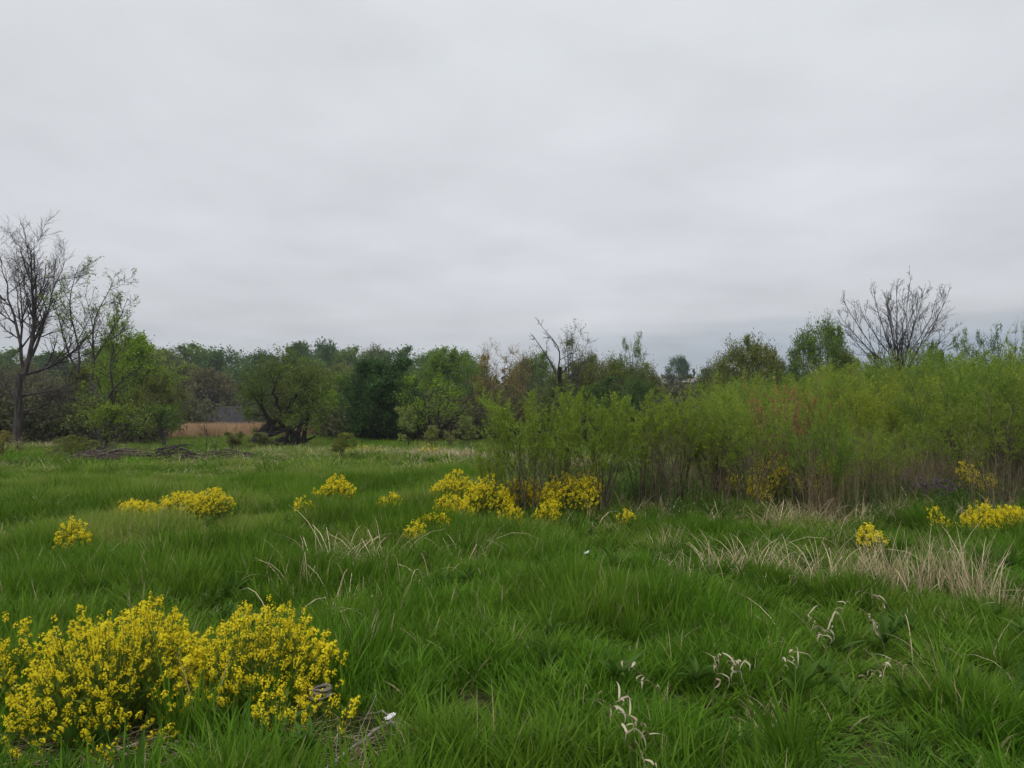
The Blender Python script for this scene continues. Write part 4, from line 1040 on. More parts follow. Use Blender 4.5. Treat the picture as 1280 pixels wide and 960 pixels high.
def build_stems():
    pr = []
    for i in range(4):
        g = np.random.default_rng(720 + i); mb = MB(); n = 16; t = np.linspace(0, 1, 6)
        a = g.random(n) * 6.28; r = 0.28 * np.sqrt(g.random(n)); P = np.zeros((n, 6, 3)); o = 0.35 * g.random(n) ** 2
        P[:, :, 0] = np.cos(a)[:, None] * (r[:, None] + o[:, None] * t); P[:, :, 1] = np.sin(a)[:, None] * (r[:, None] + o[:, None] * t); P[:, :, 2] = (0.5 + 0.75 * g.random(n))[:, None] * t - 0.03
        P[:, 1:, :2] += np.cumsum(g.normal(size=(n, 5, 2)) * 0.012, axis=1)
        tubes(mb, P, np.full((n, 6), 0.0030) * (1 - 0.5 * t), 3, t=g.random(n))
        C, CR = spawn(P, np.full((n, 6), 0.0025), 4, 0.4, 1, 40, 10, 0.18, 0.3, 4, 0.1, 0.1, 0.6, 0.5, 0.2, None, g); tubes(mb, C, CR, 3, t=g.random(len(C)))
        pr.append(mb.build("dead_stems", M_DEADSTEM))
    X, Y = [], []
    for px0, px1, d0, d1, n in ((850, 1360, 11.2, 16, 110), (600, 850, 11.4, 14.5, 5), (840, 1400, 16, 26, 160)):
        d = d0 + (d1 - d0) * RNG.random(n); px = px0 + (px1 - px0) * RNG.random(n)
        X += list((px - 640) / F * d); Y += list(d)
    X, Y = np.array(X), np.array(Y); s = 0.7 + 0.6 * RNG.random(len(X))
    scatter("dead_weed_stems", pr, np.stack([X, Y, terrain(X, Y)], -1), RNG.random(len(X)) * 6.28, 0.08, np.stack([s, s, s], -1),
            "thin upright dead weed stems standing all through the willow thicket", "dead weeds")

build_stems()

# ================================================================== yellow flowering plants
def flower_head(seed, n=15, L_=0.042, r=0.0105, fs=0.0070):
    g = np.random.default_rng(seed); mb = MB()
    t = g.random(n) ** 0.8; a = g.random(n) * 6.28
    rr = r * (0.55 + 0.45 * np.sqrt(np.maximum(1 - (t - 0.35) ** 2 * 1.6, 0.05)))
    c = np.stack([np.cos(a) * rr, np.sin(a) * rr, t * L_], -1)
    nrm = norm(np.stack([np.cos(a), np.sin(a), 0.3 + 1.1 * t], -1))
    s = norm(np.cross(nrm, g.normal(size=nrm.shape))); u = np.cross(nrm, s)
    # four petals as a cross of two kites, slightly cupped
    V = np.stack([c + s * fs + nrm * fs * .4, c + u * fs * .45, c - s * fs + nrm * fs * .4, c - u * fs * .45,
                  c + u * fs + nrm * fs * .45, c + s * fs * .45, c - u * fs + nrm * fs * .45, c - s * fs * .45], 1)
    b = np.arange(n)[:, None] * 8; Q = np.concatenate([b + np.array([[0, 1, 2, 3]]), b + np.array([[4, 7, 6, 5]])])
    mb.add(V.reshape(-1, 3), Q, None, np.repeat(g.random(n), 8))
    return mb
HEADS = [flower_head(1000 + i).build("flower_head", M_PETAL) for i in range(5)]
HEADS_MB = [flower_head(1010 + i, 9, 0.042, 0.012, 0.0095) for i in range(4)]
def yellow_clump(name, cx, cy, rx, ry, h, nstem, label, group=None, heads_as_parts=False, edge=0.22, seed=0, big=1.0, lean=0.35):
    g = np.random.default_rng(seed); n = 6; t = np.linspace(0, 1, n)
    u = g.random(nstem) * 2 * math.pi; r = np.sqrt(g.random(nstem))
    x = np.cos(u) * r * rx; y = np.sin(u) * r * ry
    lump = 0.72 + 0.5 * (fbm(x * 4 + seed, y * 4, 1.0, 2))
    hh = (edge + (h - edge) * (1 - r ** 2.6)) * lump * (0.80 + 0.28 * g.random(nstem))
    base = np.stack([x * (1 - lean), y * (1 - lean), np.zeros(nstem)], -1)
    z0 = ground(cx, cy); base[:, 2] = terrain(cx + base[:, 0], cy + base[:, 1]) - z0 - 0.02
    tip = np.stack([x + 0.02 * g.normal(size=nstem), y + 0.02 * g.normal(size=nstem), hh + base[:, 2]], -1)
    P = base[:, None] * (1 - t)[None, :, None] + tip[:, None] * t[None, :, None]
    P[:, :, :2] = base[:, None, :2] + (tip - base)[:, None, :2] * (t ** 1.5)[None, :, None]
    R = np.full((nstem, 1), 0.0024 * big) * (1 - 0.5 * t)
    st_, hd, lf = MB(), MB(), MB()
    tubes(st_, P, R, 3, t=g.random(nstem))
    B, BR = spawn(P, R, 3 if nstem < 150 else 2, 0.30, 0.90, 26, 8, 0.26, 0.3, 4, 0.25, 0.05, 0.8, 0.6, 0.55, None, g); tubes(st_, B, BR, 3)
    leaves(lf, P, 7, 0.045 * big, 0.30, 0.05, 0.78, 0.004, 0.55, rng=g, flat=0.5)
    root = link(name, None, None, label, "flowers", group, None, (cx, cy, z0))
    link("stems", st_.build("stems", M_STEM), root); link("leaves", lf.build("leaves", M_STEM), root)
    tips = [(P[i, -1], norm(P[i, -1] - P[i, -2]), 1.0) for i in range(nstem)] + [(B[i, -1], norm(B[i, -1] - B[i, -2]), 0.75) for i in range(len(B))]
    tips.sort(key=lambda q: q[0][1] - 0.9 * q[0][2])           # nearest and topmost show largest
    if heads_as_parts:
        k = min(len(tips), heads_as_parts)
        for p, dr, s in tips[:k]:
            o = link("flower_head", HEADS[int(g.integers(5))], root)
            o.location = p - dr * 0.02; o.rotation_euler = Vector(dr).to_track_quat("Z", "Y").to_euler(); s2 = s * (0.75 + 0.5 * g.random()) * big; o.scale = (s2, s2, s2)
        tips = tips[k:]
    if tips:
        for p, dr, s in tips:
            m = HEADS_MB[int(g.integers(4))]; V = m.V[0]; s2 = s * (0.8 + 0.5 * g.random()) * big
            hd.add(V * s2 + p - np.array([0, 0, 0.02]), m.Q[0], None, np.clip(m.t[0] * 0.5 + 0.5 * g.random(), 0, 1))
        o = link("blossoms", hd.build("blossoms", M_PETAL), root)
        if len(tips) > 300 or heads_as_parts: o["kind"] = "stuff"
    return root
yellow_clump("yellow_flowers", -2.06, 3.90, 0.47, 0.54, 0.64, 380, "large mound of yellow flowers in the foreground, left and taller half", heads_as_parts=300, seed=1, edge=0.16)
yellow_clump("yellow_flowers", -1.40, 4.12, 0.46, 0.44, 0.54, 280, "foreground mound of yellow flowers, right half beside the open grass", heads_as_parts=300, seed=2, edge=0.18)
yellow_clump("yellow_flowers", -1.02, 3.66, 0.30, 0.24, 0.27, 24, "low straggling yellow flowers beside the weathered wood in the foreground", heads_as_parts=60, seed=3, edge=0.16)
yellow_clump("yellow_flowers", -2.84, 4.05, 0.16, 0.34, 0.56, 50, "tall yellow flowers cut by the left frame edge", heads_as_parts=120, seed=4, edge=0.25)
yellow_clump("yellow_flowers", -1.92, 3.38, 0.55, 0.12, 0.17, 12, "few short yellow blooms along the bottom of the foreground mound", heads_as_parts=50, seed=5, edge=0.12)
GY = "yellow flower clumps in the meadow"
mids = [ # px, base row of the visible clump, top row, width px, label, stems
 (95, 684, 655, 36, "small round yellow flower clump alone in the left meadow", 40, GY),
 (176, 646, 623, 62, "low yellow flower clump touching the broad one in the left meadow", 70, GY),
 (250, 645, 613, 92, "broad dome of yellow flowers in the left meadow", 130, GY),
 (381, 638, 622, 26, "thin sprinkle of yellow flowers right of the broad left dome", 10, GY),
 (427, 618, 594, 44, "yellow flower mound nearest the meadow's far edge", 60, GY),
 (402, 618, 604, 24, "low yellow fringe left of the far mound", 18, GY),
 (487, 637, 614, 34, "compact yellow tuft between the far mound and the flower bank", 42, GY),
 (566, 624, 593, 60, "rounded yellow mound at the left end of the flower bank", 90, GY),
 (568, 643, 621, 54, "flat yellow mound in front of the bank's left end", 70, GY),
 (542, 657, 637, 46, "yellow flowers trailing downward left of the flower bank", 44, GY),
 (520, 668, 652, 30, "last yellow wisps at the lower tip of the trailing flowers", 14, GY),
 (612, 640, 602, 64, "yellow flowers left of the first willow's stems", 90, GY),
 (655, 634, 598, 54, "yellow flowers seen through the first willow's stems", 70, GY),
 (640, 648, 630, 34, "small yellow cluster at the foot of the first willow", 22, GY),
 (712, 640, 590, 82, "tall broad yellow flowers right of the first willow's stems", 130, GY),
 (682, 646, 622, 34, "low yellow flowers at the front of the bank's right end", 30, GY),
 (742, 628, 578, 24, "narrow yellow flowers behind the sheaf of willow stems", 22, GY),
 (782, 648, 632, 26, "tiny yellow flowers right of the sheaf of willow stems", 10, GY),
 (915, 614, 590, 44, "yellow flowers under the middle of the thicket, leftmost", 30, GY),
 (945, 618, 602, 30, "yellow flowers under the middle of the thicket, second from left", 20, GY),
 (1036, 600, 563, 26, "tall tight yellow flowers just right of the rusty shrubs", 36, GY),
 (960, 590, 570, 60, "yellow flowers deep in the thicket behind the others", 60, GY),
 (1010, 615, 596, 40, "yellow flowers before the tall tight ones", 26, GY),
 (1210, 600, 568, 26, "yellow flowers high between dark stems in the right thicket", 24, GY),
 (1228, 604, 585, 30, "yellow flowers right of the ones high between dark stems", 20, GY),
 (1224, 658, 629, 56, "bright yellow flowers at the thicket's foot on the right", 60, GY),
 (1264, 658, 626, 46, "bright yellow flowers at the right frame edge", 55, GY),
 (1168, 655, 628, 20, "slim yellow flowers left of the bright ones at the thicket's foot", 12, GY),
 (1084, 682, 655, 30, "yellow flowers half hidden by the tall dry grass", 26, GY),
 (455, 566, 556, 60, "faint yellow flowers along the far dry grass", 20, GY),
 (535, 566, 556, 30, "faint yellow flowers below the pale saplings", 16, GY),
]
for i, (px, yb, yt, w, lb, ns, gr) in enumerate(mids):
    d = (EYE - 0.18) * F / (yb - 525)
    x = (px - 640) / F * d; rx = w / F * d * 0.5
    h = W(px, yt, d)[2] - ground(x, d)
    if px > 900 and yb < 620:                     # standing between the front willows
        d = 12.4 + (px % 7) * 0.12; ns = int(ns * 0.9); rx = w / F * d * 0.5; h = W(px, yt, d)[2] - ground((px - 640) / F * d, d)
    d2 = d + rx * 0.4
    yellow_clump("yellow_flowers", (px - 640) / F * d2, d2, rx, max(rx * 0.7, 0.2), h * 0.95, max(7, int(ns * 1.9)), lb, gr, seed=20 + i, edge=h * (0.78 if px > 900 and yb < 620 else 0.6), big=1.2 if d > 11 else 1.05, lean=0.2)

# purple flowers in the shade of the thicket
def purple():
    g = np.random.default_rng(1200); st_, pt = MB(), MB(); n = 26
    t = np.linspace(0, 1, 5); P = np.zeros((n, 5, 3)); a = g.random(n) * 6.28; r = 0.35 * np.sqrt(g.random(n))
    P[:, :, 0] = (np.cos(a) * r)[:, None] * (0.6 + 0.4 * t); P[:, :, 1] = (np.sin(a) * r)[:, None] * (0.6 + 0.4 * t); P[:, :, 2] = (0.35 + 0.30 * g.random(n))[:, None] * t
    tubes(st_, P, np.full((n, 5), 0.004), 3); leaves(st_, P, 8, 0.07, 0.35, 0.1, 0.8, 0.0, 0.4, rng=g)
    leaves(pt, P[:, 3:], 16, 0.030, 0.9, 0.2, 1.1, 0.025, 0.0, rng=g)
    return [("stems", st_.build("purple_stems", M_STEM)), ("petals", pt.build("purple_petals", M_PURPLE))]
PU = purple()
for px, d, lb in ((1150, 12.4, "purple flowers low in the shade of the right thicket, left of two"), (1192, 12.8, "purple flowers low in the shade of the right thicket, right of two")):
    x = (px - 640) / F * d; thing("purple_flowers", PU, (x, d, ground(x, d)), lb, "flowers", "purple flowers", RNG.random() * 6, 1.0)

# ================================================================== dry grass tussocks and bleached stalks
DT = [blade_mesh("dry_tussock", 90, 0.27, 0.25, 0.95, 0.0062, 0.6, 6, M_STRAW, 1300 + i, droop=0.6, kink=0.6, outw=0.45) for i in range(3)]
DS = [blade_mesh("dry_sheaf", 95, 0.20, 0.30, 0.82, 0.0066, 0.22, 5, M_STRAW, 1310 + i, droop=0.25, kink=0.3) for i in range(3)]
DA = [blade_mesh("dry_arcs", 16, 0.20, 0.5, 0.95, 0.0085, 0.80, 7, M_STRAW, 1320 + i, droop=0.8, kink=0.5) for i in range(3)]
tus = [
 (372, 716, DT, 0.75, "dry tussock of slanting straw left of the grassy hollow"), (395, 700, DT, 0.8, "pale slanting straw tussock at the left of the dry patch"), (425, 690, DT, 0.9, "largest tangle of pale straw left of the flower trail"),
 (452, 694, DT, 0.8, "straw tussock in the middle of the left dry patch"), (478, 688, DT, 0.8, "thin upright straw at the right of the left dry patch"), (445, 735, DA, 0.8, "long arched dead stems over the grassy hollow"),
 (500, 718, DA, 0.8, "looped dead stems right of the grassy hollow"), (548, 715, DA, 0.7, "few arched dead stems below the trailing flowers"), (585, 680, DT, 0.75, "straw tussock below the flat yellow mound"),
 (600, 672, DA, 0.7, "thin arching straw right of the trailing flowers"), (345, 770, DA, 0.8, "bent dead stems behind the foreground yellow mound"), (318, 775, DA, 0.6, "upright thin dead stems behind the foreground yellow mound"), (770, 680, DA, 0.5, "thin dead stem left of the right dry band"),
 (832, 672, DS, 0.8, "narrow upright straw at the left end of the right dry band"), (855, 700, DT, 0.8, "flattened straw at the left end of the right dry band"), (885, 695, DT, 0.85, "straw tussock with long slanting stems in the right dry band"),
 (915, 690, DT, 0.95, "dense pale straw left of centre in the right dry band"), (945, 690, DT, 0.95, "tall tangled straw at the centre of the right dry band"), (975, 705, DT, 0.8, "low straw right of the tallest tangle"), (1010, 700, DT, 0.95, "broad fallen straw tussock in the right dry band"),
 (1040, 705, DT, 0.95, "swept-over straw left of the half hidden yellow flowers"), (1075, 712, DS, 0.9, "straw sheaf just left of the tallest sheaf group"), (1100, 712, DS, 1.0, "golden upright straw sheaf beside the half hidden flowers"), (1128, 716, DS, 0.95, "golden straw sheaf, middle of the sheaf group"),
 (1155, 708, DS, 0.8, "short golden straw sheaf right of the middle one"), (1185, 715, DS, 1.15, "tallest golden straw sheaf left of the right flowers"), (1212, 722, DS, 1.05, "golden straw sheaf right of the tallest one"), (1240, 735, DS, 0.8, "sparse straw at the right end of the sheaves"),
 (1035, 660, DT, 0.9, "brown fallen grass heap before the thicket"), (935, 765, DA, 0.75, "arched dead stems in front of the right dry band"), (1000, 770, DA, 0.8, "dead stems drooping toward the bleached leaves"), (1120, 790, DA, 0.8, "arched dead stems below the sheaf group"), (1270, 740, DA, 0.7, "bent dead stems at the right frame edge"),
 (25, 650, DT, 0.6, "faint dry tuft at the left frame edge of the meadow"), (60, 622, DT, 0.7, "small pale dry tuft in the left meadow"), (930, 780, DA, 0.5, "short dead stems left of the bleached leaves"), (720, 850, DA, 0.55, "lone dead stems in the central foreground grass"), (640, 790, DA, 0.4, "single dead stem in the central grass"),
]
for i, (px, yb, pr, s, lb) in enumerate(tus):
    d = (EYE - 0.12) * F / (yb + 14 - 525); x = (px - 640) / F * d
    link("dry_grass_tussock", pr[i % 3], None, lb, "dry grass", "dry grass tussocks", None, (x, d, ground(x, d)), rz=RNG.random() * 6.28, sc=s * (1.0 if pr is DS else 1.1) * (1.3 if 340 < px < 620 else 1.0))

def ribbon(P, w, g, roll=0.0, seg=7):
    """a leaf ribbon along the polyline P -> MB"""
    mb = MB(); P = np.asarray(P); T = norm(np.gradient(P, axis=0)); n = len(P)
    s = norm(np.cross(T, np.array([0.1, 0.2, 1.0]) + 0.4 * g.normal(size=3)))
    t = np.linspace(0, 1, n); pr = np.interp(t, [0, .2, .6, 1], [.4, 1, .8, .05])
    up = np.cross(s, T); r = roll * t
    s2 = s * np.cos(r)[:, None] + up * np.sin(r)[:, None]; u2 = np.cross(s2, T)
    L1 = P - s2 * (w * pr * 0.5)[:, None] + u2 * (w * 0.15); L2 = P + s2 * (w * pr * 0.5)[:, None] + u2 * (w * 0.15)
    V = np.stack([L1, P, L2], 1).reshape(-1, 3); b = np.arange(n - 1)[:, None] * 3
    Q = np.concatenate([b + np.array([[0, 1, 4, 3]]), b + np.array([[1, 2, 5, 4]])]); mb.add(V, Q, None, g.random())
    return mb
def stalk(seed, h=0.5, nl=6, lean=0.5):
    g = np.random.default_rng(seed); parts = []; st_ = MB()
    n = 9; t = np.linspace(0, 1, n); a = g.random() * 6.28
    P = np.zeros((n, 3)); P[:, 2] = h * t * (1 - 0.25 * t * lean) - 0.03; P[:, 0] = math.cos(a) * h * lean * t ** 2; P[:, 1] = math.sin(a) * h * lean * t ** 2
    tubes(st_, P, 0.0026 * (1 - 0.5 * t), 5, t=0.1); parts.append(("stem", st_.build("stalk_stem", M_DEADSTEM)))
    for k in range(nl):
        q = 0.62 + 0.38 * (k + g.random()) / nl; base = np.array([np.interp(q, t, P[:, c]) for c in range(3)])
        la = g.random() * 6.28; ll = 0.05 + 0.12 * g.random() ** 1.5; m = 8; u = np.linspace(0, 1, m)
        th = g.uniform(0.3, 1.9) + (g.uniform(0.2, 2.4)) * u ** g.uniform(0.5, 2.0) + (u > g.uniform(0.3, 0.8)) * g.uniform(0.0, 1.3)
        Q = np.zeros((m, 3)); Q[0] = base
        for j in range(1, m):
            Q[j] = Q[j - 1] + ll / (m - 1) * np.array([math.sin(th[j]) * math.cos(la + 0.5 * u[j]), math.sin(th[j]) * math.sin(la + 0.5 * u[j]), math.cos(th[j])])
        parts.append(("leaf", ribbon(Q, 0.010 + 0.005 * g.random(), g, roll=0.8 * g.normal()).build("stalk_leaf", M_BLEACH)))
    return parts
ST = [stalk(1400 + i, 0.40 + 0.03 * (i % 3), 5 + i % 4, 0.30 + 0.22 * (i % 3)) for i in range(8)]
stk = [
 (792, 905, 868, "bleached curled leaves lowest and leftmost in the foreground grass"), (828, 900, 862, "forked dead stalk with two pale curling leaves"), (850, 860, 812, "dead stalk holding a single raised pale leaf"),
 (884, 845, 792, "pale crumpled leaves left of the drooping pair"), (932, 860, 800, "drooping pair of white leaves in the central right grass"), (900, 838, 770, "small hooked pale leaf above the crumpled leaves"),
 (962, 820, 780, "pale leaf with crooked stem between the drooping pair and the hanging bunch"), (1000, 800, 752, "hanging bunch of cream leaves left of the forked white leaves"), (1032, 775, 722, "cream leaves swept left, highest of the bleached stalks"),
 (1036, 800, 745, "forked white leaves right of the hanging bunch"), (1052, 850, 806, "tiny forked white leaf low on the right"), (1100, 790, 750, "bleached arching leaf below the golden sheaves"),
 (750, 880, 815, "thin pale leaf standing left of the foreground stalks"), (1120, 760, 715, "pale hooked leaves before the golden sheaves"), (1185, 712, 645, "white leaves on top of the tallest golden sheaf"), (1212, 725, 668, "white drooping leaves right of the tallest golden sheaf"),
 (790, 950, 915, "short pale leaf nearest the bottom of the foreground grass"),
]
for i, (px, yb, yt, lb) in enumerate(stk):
    yc = (yb + yt) / 2 - 8
    s = 0.80 + 0.25 * RNG.random(); z = 0.0
    for _ in range(6):
        d = (EYE - z - 0.36 * s) * F / (yc - 525); x = (px - 640) / F * d; z = ground(x, d)
    thing("dead_stalk", ST[i % 8], (x, d, z), lb, "dead stalk", "bleached dead stalks", RNG.random() * 6.28, s)

build_tussocks()

# ================================================================== straw litter on the bare ground (one mass)
def build_litter():
    mb = MB(); g = np.random.default_rng(1500)
    for bx, by, r, s in BARE + [(-2.0, 3.3, 0.7, 1)]:
        if s < 0.65: continue
        n = 62
        c = np.stack([bx + r * 0.8 * g.normal(size=n), by + r * 0.6 * g.normal(size=n), np.zeros(n)], -1)
        a = g.normal(size=n) * 1.3 + g.random() * 3; l = 0.08 + 0.32 * g.random(n) ** 2
        d = np.stack([np.cos(a), np.sin(a), 0.12 * g.normal(size=n)], -1)
        t = np.linspace(-0.5, 0.5, 5); P = c[:, None] + d[:, None] * (l[:, None] * t[None])[..., None]
        P[:, :, :2] += (g.normal(size=(n, 1, 2)) * 0.05) * (t ** 2 * 4)[None, :, None]
        P[:, :, 2] += terrain(P[:, :, 0], P[:, :, 1]) + 0.012 + 0.03 * g.random(n)[:, None]
        tubes(mb, P, np.full((n, 5), 0.0014) * (0.5 + 1.4 * g.random((n, 1)) ** 2), 3, t=g.random(n))
    link("straw_litter", mb.build("straw_litter", M_STRAW), None, "dead straw litter lying flat round the foreground flowers", "litter", None, "stuff")
build_litter()

# ================================================================== fallen branch, wood, litter, brush piles
def on(px, py, d, up=0.0):
    p = W(px, py, d); p[2] = ground(p[0], d) + up; return p
def build_branch():
    g = np.random.default_rng(1600); base = on(450, 920, 3.45)
    def ln(ax, ay, dist):
        return np.array([on(a, 0, q, u) - base for (a, q, u) in zip(ax, ay, dist)])
    mb = MB()
    P = ln([408, 430, 452, 475, 497], [3.22, 3.33, 3.45, 3.56, 3.66], [0.05, 0.06, 0.075, 0.09, 0.10]); t = np.linspace(0, 1, 9)
    P = np.stack([np.interp(t, np.linspace(0, 1, 5), P[:, c]) for c in range(3)], -1) + g.normal(size=(9, 3)) * 0.004
    R = np.linspace(0.010, 0.0085, 9); tubes(mb, P, R, 7)
    F1 = ln([497, 508, 522], [3.66, 3.60, 3.58], [0.10, 0.07, 0.05]); F2 = ln([497, 486, 470], [3.66, 3.74, 3.82], [0.10, 0.12, 0.07])
    for Fk, r in ((F1, 0.008), (F2, 0.006)):
        Q = np.stack([np.interp(t, np.linspace(0, 1, 3), Fk[:, c]) for c in range(3)], -1) + g.normal(size=(9, 3)) * 0.003
        tubes(mb, Q, np.linspace(r, r * 0.5, 9), 6)
    S1, SR = spawn(P[None], R[None], 7, 0.1, 0.95, 35, 12, 0.45, 0.3, 5, -0.04, 0.08, 0.4, 0.4, 0.3, None, g)
    o = link("fallen_branch", None, None, "grey fallen branch with a forked end at the bottom of the meadow", "branch", None, None, base)
    link("stick", mb.build("branch_stick", M_WOOD, True), o)
    for i in range(len(S1)):
        m = MB(); tubes(m, S1[i:i + 1], np.maximum(SR[i:i + 1], 0.0016), 4); link("twig", m.build("branch_twig", M_WOOD), o)
build_branch()
def crumple(seed, r):
    g = np.random.default_rng(seed); n, m = 9, 7
    u = np.linspace(-1, 1, n); v = np.linspace(-1, 1, m); U, Vv = np.meshgrid(u, v, indexing="ij")
    Z = 0.55 * (1 - Vv ** 2 * 1.3) + 0.5 * U + 0.35 * np.sin(3 * U + 2 * Vv) * 0.4 + 0.12 * g.normal(size=U.shape)
    top = np.stack([U * r * (1 + 0.1 * g.normal(size=U.shape)), Vv * r * 0.6, Z * r * 0.7], -1).reshape(-1, 3)
    bot = top - np.array([0, 0, r * 0.10])
    i = np.arange(n - 1)[:, None]; j = np.arange(m - 1)[None]; a = i * m + j
    Q = np.stack([a, a + m, a + m + 1, a + 1], -1).reshape(-1, 4); k = n * m
    Qb = Q[:, ::-1] + k
    per = [(q, q + 1) for q in range(m - 1)] + [(a_ * m + m - 1, (a_ + 1) * m + m - 1) for a_ in range(n - 1)] + [((n - 1) * m + q + 1, (n - 1) * m + q) for q in range(m - 1)][::-1] + [((a_ + 1) * m, a_ * m) for a_ in range(n - 1)][::-1]
    Qs = np.array([[p, q, q + k, p + k] for p, q in per])
    mb = MB(); mb.add(np.concatenate([top, bot]), np.concatenate([Q, Qb, Qs])); return mb
p = on(487, 897, 3.68, 0.115)
link("paper_scrap", crumple(1, 0.025).build("paper_scrap", M_PALE), None, "crumpled whitish scrap caught on the fallen branch's fork", "litter", None, None, p, rz=0.4)
p = on(733, 692, 7.6, 0.24)
link("paper_scrap", crumple(2, 0.028).build("paper_scrap", M_PALE), None, "tiny white scrap caught in the middle of the open grass", "litter", None, None, p)
def wood_curl():
    g = np.random.default_rng(5); mb = MB()
    for k, (r, z, tk) in enumerate(((0.058, 0.03, 0.009), (0.050, 0.012, 0.010), (0.062, -0.008, 0.008))):
        a = np.linspace(0, 2 * math.pi * 0.97, 20)
        P = np.stack([np.cos(a) * r, np.sin(a) * r * 0.55, z + 0.006 * np.sin(2 * a + k)], -1)
        tubes(mb, P, tk * (0.7 + 0.3 * np.sin(a * 1.5 + k) ** 2), 6)
    return mb
p = on(400, 858, 3.95, 0.10)
link("weathered_wood", wood_curl().build("weathered_wood", M_WOOD, True), None, "curled grey piece of weathered wood beside the yellow flowers", "wood", None, None, p, rz=0.3)

def brush_pile(name, px0, px1, d, h, n, seed, label, col, thick=0.035):
    g = np.random.default_rng(seed); b = on((px0 + px1) / 2, 0, d); w = (px1 - px0) / F * d
    mb = MB(); m = 7; t = np.linspace(-0.5, 0.5, m)
    cx = (g.random(n) - 0.5) * w * 0.8; hz = h * g.random(n) * (1 - (2 * cx / w) ** 2 * 0.7); cy = g.normal(size=n) * 0.5
    a = g.normal(size=n) * 0.35; l = w * (0.25 + 0.5 * g.random(n)); tl = g.normal(size=n) * 0.14
    P = np.stack([cx[:, None] + l[:, None] * t * np.cos(a)[:, None], cy[:, None] + l[:, None] * t * np.sin(a)[:, None], hz[:, None] + l[:, None] * t * tl[:, None] - 0.5 * (t ** 2) * l[:, None] * 0.4 + 0.1], -1)
    P += np.cumsum(g.normal(size=P.shape) * 0.03, axis=1)
    P[:, :, 2] = np.maximum(P[:, :, 2], 0.02)
    R = (thick * (0.3 + g.random(n) ** 2))[:, None] * np.linspace(1, 0.35, m)
    root = link(name, None, None, label, "branches", None, None, b)
    big = np.argsort(-R[:, 0])[:10]
    for i in big:
        q = MB(); tubes(q, P[i:i + 1], R[i:i + 1], 6); link("log", q.build("log", M_BARK, True), root, color=col)
    rest = np.setdiff1d(np.arange(n), big); tubes(mb, P[rest], R[rest], 4)
    C, CR = spawn(P[rest], R[rest], 3, 0.1, 0.95, 40, 15, 0.3, 0.3, 4, 0.12, 0.15, 0.5, 0.4, 0.2, None, g, rmin=0.005); tubes(mb, C, CR, 3)
    o = link("twigs", mb.build("twigs", M_BARK), root, color=col); o["kind"] = "stuff"
brush_pile("brush_pile", 118, 200, 27.5, 0.42, 70, 1701, "long heap of grey fallen branches at the left edge of the meadow", (1.9, 1.75, 1.6), 0.04)
brush_pile("brush_pile", 205, 262, 27, 0.55, 50, 1702, "dark tangled heap of dead branches right of the long grey heap", (0.9, 0.8, 0.8), 0.04)
brush_pile("brush_pile", 262, 335, 28.5, 0.35, 34, 1703, "low line of dead sticks between the dark heap and the leaning willow", (1.2, 1.1, 1.0), 0.03)

# leaning bare sapling in front of the reeds
b = on(262, 0, 27)
mb = MB(); g = np.random.default_rng(1710)
A = np.array([on(282, 0, 27, 0.0), W(270, 562, 27), W(262, 546, 27), W(256, 538, 27)]) - b
B_ = np.array([on(256, 0, 27, 0.0), W(257, 565, 27), W(259, 548, 27), W(258, 534, 27)]) - b
PP = np.stack([A, B_]); RR = np.array([[.02, .016, .012, .006], [.018, .014, .01, .005]]); tubes(mb, PP, RR, 5)
C, CR = spawn(PP, RR, 6, 0.3, 1, 55, 10, 0.6, 0.3, 5, 0.02, 0.1, 0.5, 0.3, 0.3, None, g, rmin=0.006); tubes(mb, C, CR, 3)
link("dead_sapling", mb.build("dead_sapling", M_BARK), None, "thin bare sapling leaning before the tan reeds", "sapling", None, None, b, color=(1.2, 1.1, 1.0))

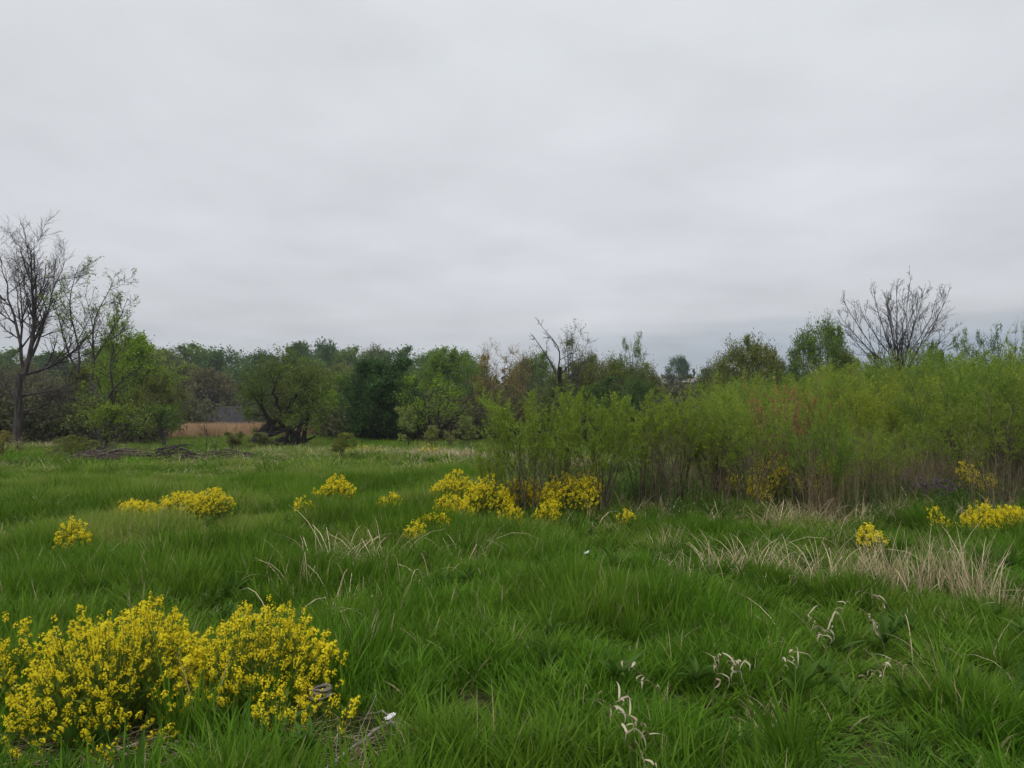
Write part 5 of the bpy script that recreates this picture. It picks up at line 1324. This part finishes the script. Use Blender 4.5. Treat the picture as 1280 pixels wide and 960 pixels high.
# ================================================================== houses
def box(mb, x0, x1, y0, y1, z0, z1):
    V = [(x0, y0, z0), (x1, y0, z0), (x1, y1, z0), (x0, y1, z0), (x0, y0, z1), (x1, y0, z1), (x1, y1, z1), (x0, y1, z1)]
    mb.add(V, [(0, 3, 2, 1), (4, 5, 6, 7), (0, 1, 5, 4), (1, 2, 6, 5), (2, 3, 7, 6), (3, 0, 4, 7)])
def house(px0, px1, d, y_eave, y_ridge, hip, roofm, label, wall_h, depth=8.0, rz=0.0, nwin=3):
    cx = ((px0 + px1) / 2 - 640) / F * d; w = (px1 - px0) / F * d
    ze = W(px0, y_eave, d)[2]; zr = W(px0, y_ridge, d)[2]; z0 = ze - wall_h
    root = link("house", None, None, label, "house", None, None, (cx, d, z0), rz=rz)
    hw, hd = w / 2, depth / 2; wm = MB(); box(wm, -hw + .4, hw - .4, -hd + .4, hd - .4, -1.5, wall_h - 0.02); link("wall", wm.build("wall", M_WALL), root)
    rf = MB(); rh = zr - ze; hi = hip
    # courses of shingles: stepped bands on each slope
    def slope(c0, c1, c2, c3, nb=14):
        c0, c1, c2, c3 = map(np.array, (c0, c1, c2, c3)); nrm = np.cross(c1 - c0, c3 - c0); nrm = nrm / np.linalg.norm(nrm)
        for k in range(nb):
            a, b2 = k / nb, (k + 1) / nb
            p0 = c0 + (c3 - c0) * a + nrm * 0.03; p1 = c1 + (c2 - c1) * a + nrm * 0.03; p2 = c1 + (c2 - c1) * b2 + nrm * 0.015; p3 = c0 + (c3 - c0) * b2 + nrm * 0.015
            q0 = p0 - nrm * 0.03; q1 = p1 - nrm * 0.03
            rf.add([p0, p1, p2, p3, q0, q1], [(0, 1, 2, 3), (4, 5, 1, 0)])
    e = (-hw, -hd, wall_h), (hw, -hd, wall_h), (hw, hd, wall_h), (-hw, hd, wall_h)
    r0, r1 = (-hw + hi, 0, wall_h + rh), (hw - hi, 0, wall_h + rh)
    slope(e[0], e[1], r1, r0); slope(e[2], e[3], r0, r1); slope(e[1], e[2], r1, r1); slope(e[3], e[0], r0, r0)
    rf.add([e[0], e[1], e[2], e[3]], [(0, 3, 2, 1)])
    ro = link("roof", rf.build("roof", roofm), root)
    fa = MB(); box(fa, -hw - .02, hw + .02, -hd - .05, -hd - .003, wall_h - .22, wall_h - .01); link("fascia", fa.build("fascia", M_TRIM if hip > 3 else M_WALL), ro)
    for k in range(nwin):
        xw = -hw + w * (k + 1) / (nwin + 1); fm = MB(); box(fm, xw - .6, xw + .6, -hd + .34, -hd + .398, 0.95, 2.05)
        f = link("window", fm.build("window_frame", M_TRIM), root); pm = MB(); box(pm, xw - .5, xw + .5, -hd + .31, -hd + .338, 1.05, 1.95); link("pane", pm.build("pane", M_GLASS), f)
    return root
house(260, 325, 110, 530.5, 508, 2.3, M_SHINGLE, "dark shingled house roof showing above the tan reeds", 2.6, 8)
house(846, 905, 180, 478, 472.5, 4.0, M_SHINGLE2, "low hip roofed brown house on the far hill", 2.7, 9)
print("tris", sum(sum(len(p.vertices) - 2 for p in me.polygons) if len(me.polygons) < 50 else len(me.polygons) * 2 for me in bpy.data.meshes))

# ================================================================== air
def build_haze():
    mb = MB(); box(mb, -900, 900, -45, 1010, -4.5, 30)
    m = bpy.data.materials.new("thin_haze"); m.use_nodes = True; t = m.node_tree; t.nodes.clear()
    o = N(t, "ShaderNodeOutputMaterial"); v = N(t, "ShaderNodeVolumePrincipled")
    v.inputs["Color"].default_value = (0.80, 0.85, 0.92, 1); v.inputs["Density"].default_value = 0.00045; v.inputs["Anisotropy"].default_value = 0.2
    t.links.new(v.outputs[0], o.inputs["Volume"])
    link("haze", mb.build("haze", m), kind="stuff", label="thin pale haze over the far trees")
build_haze()
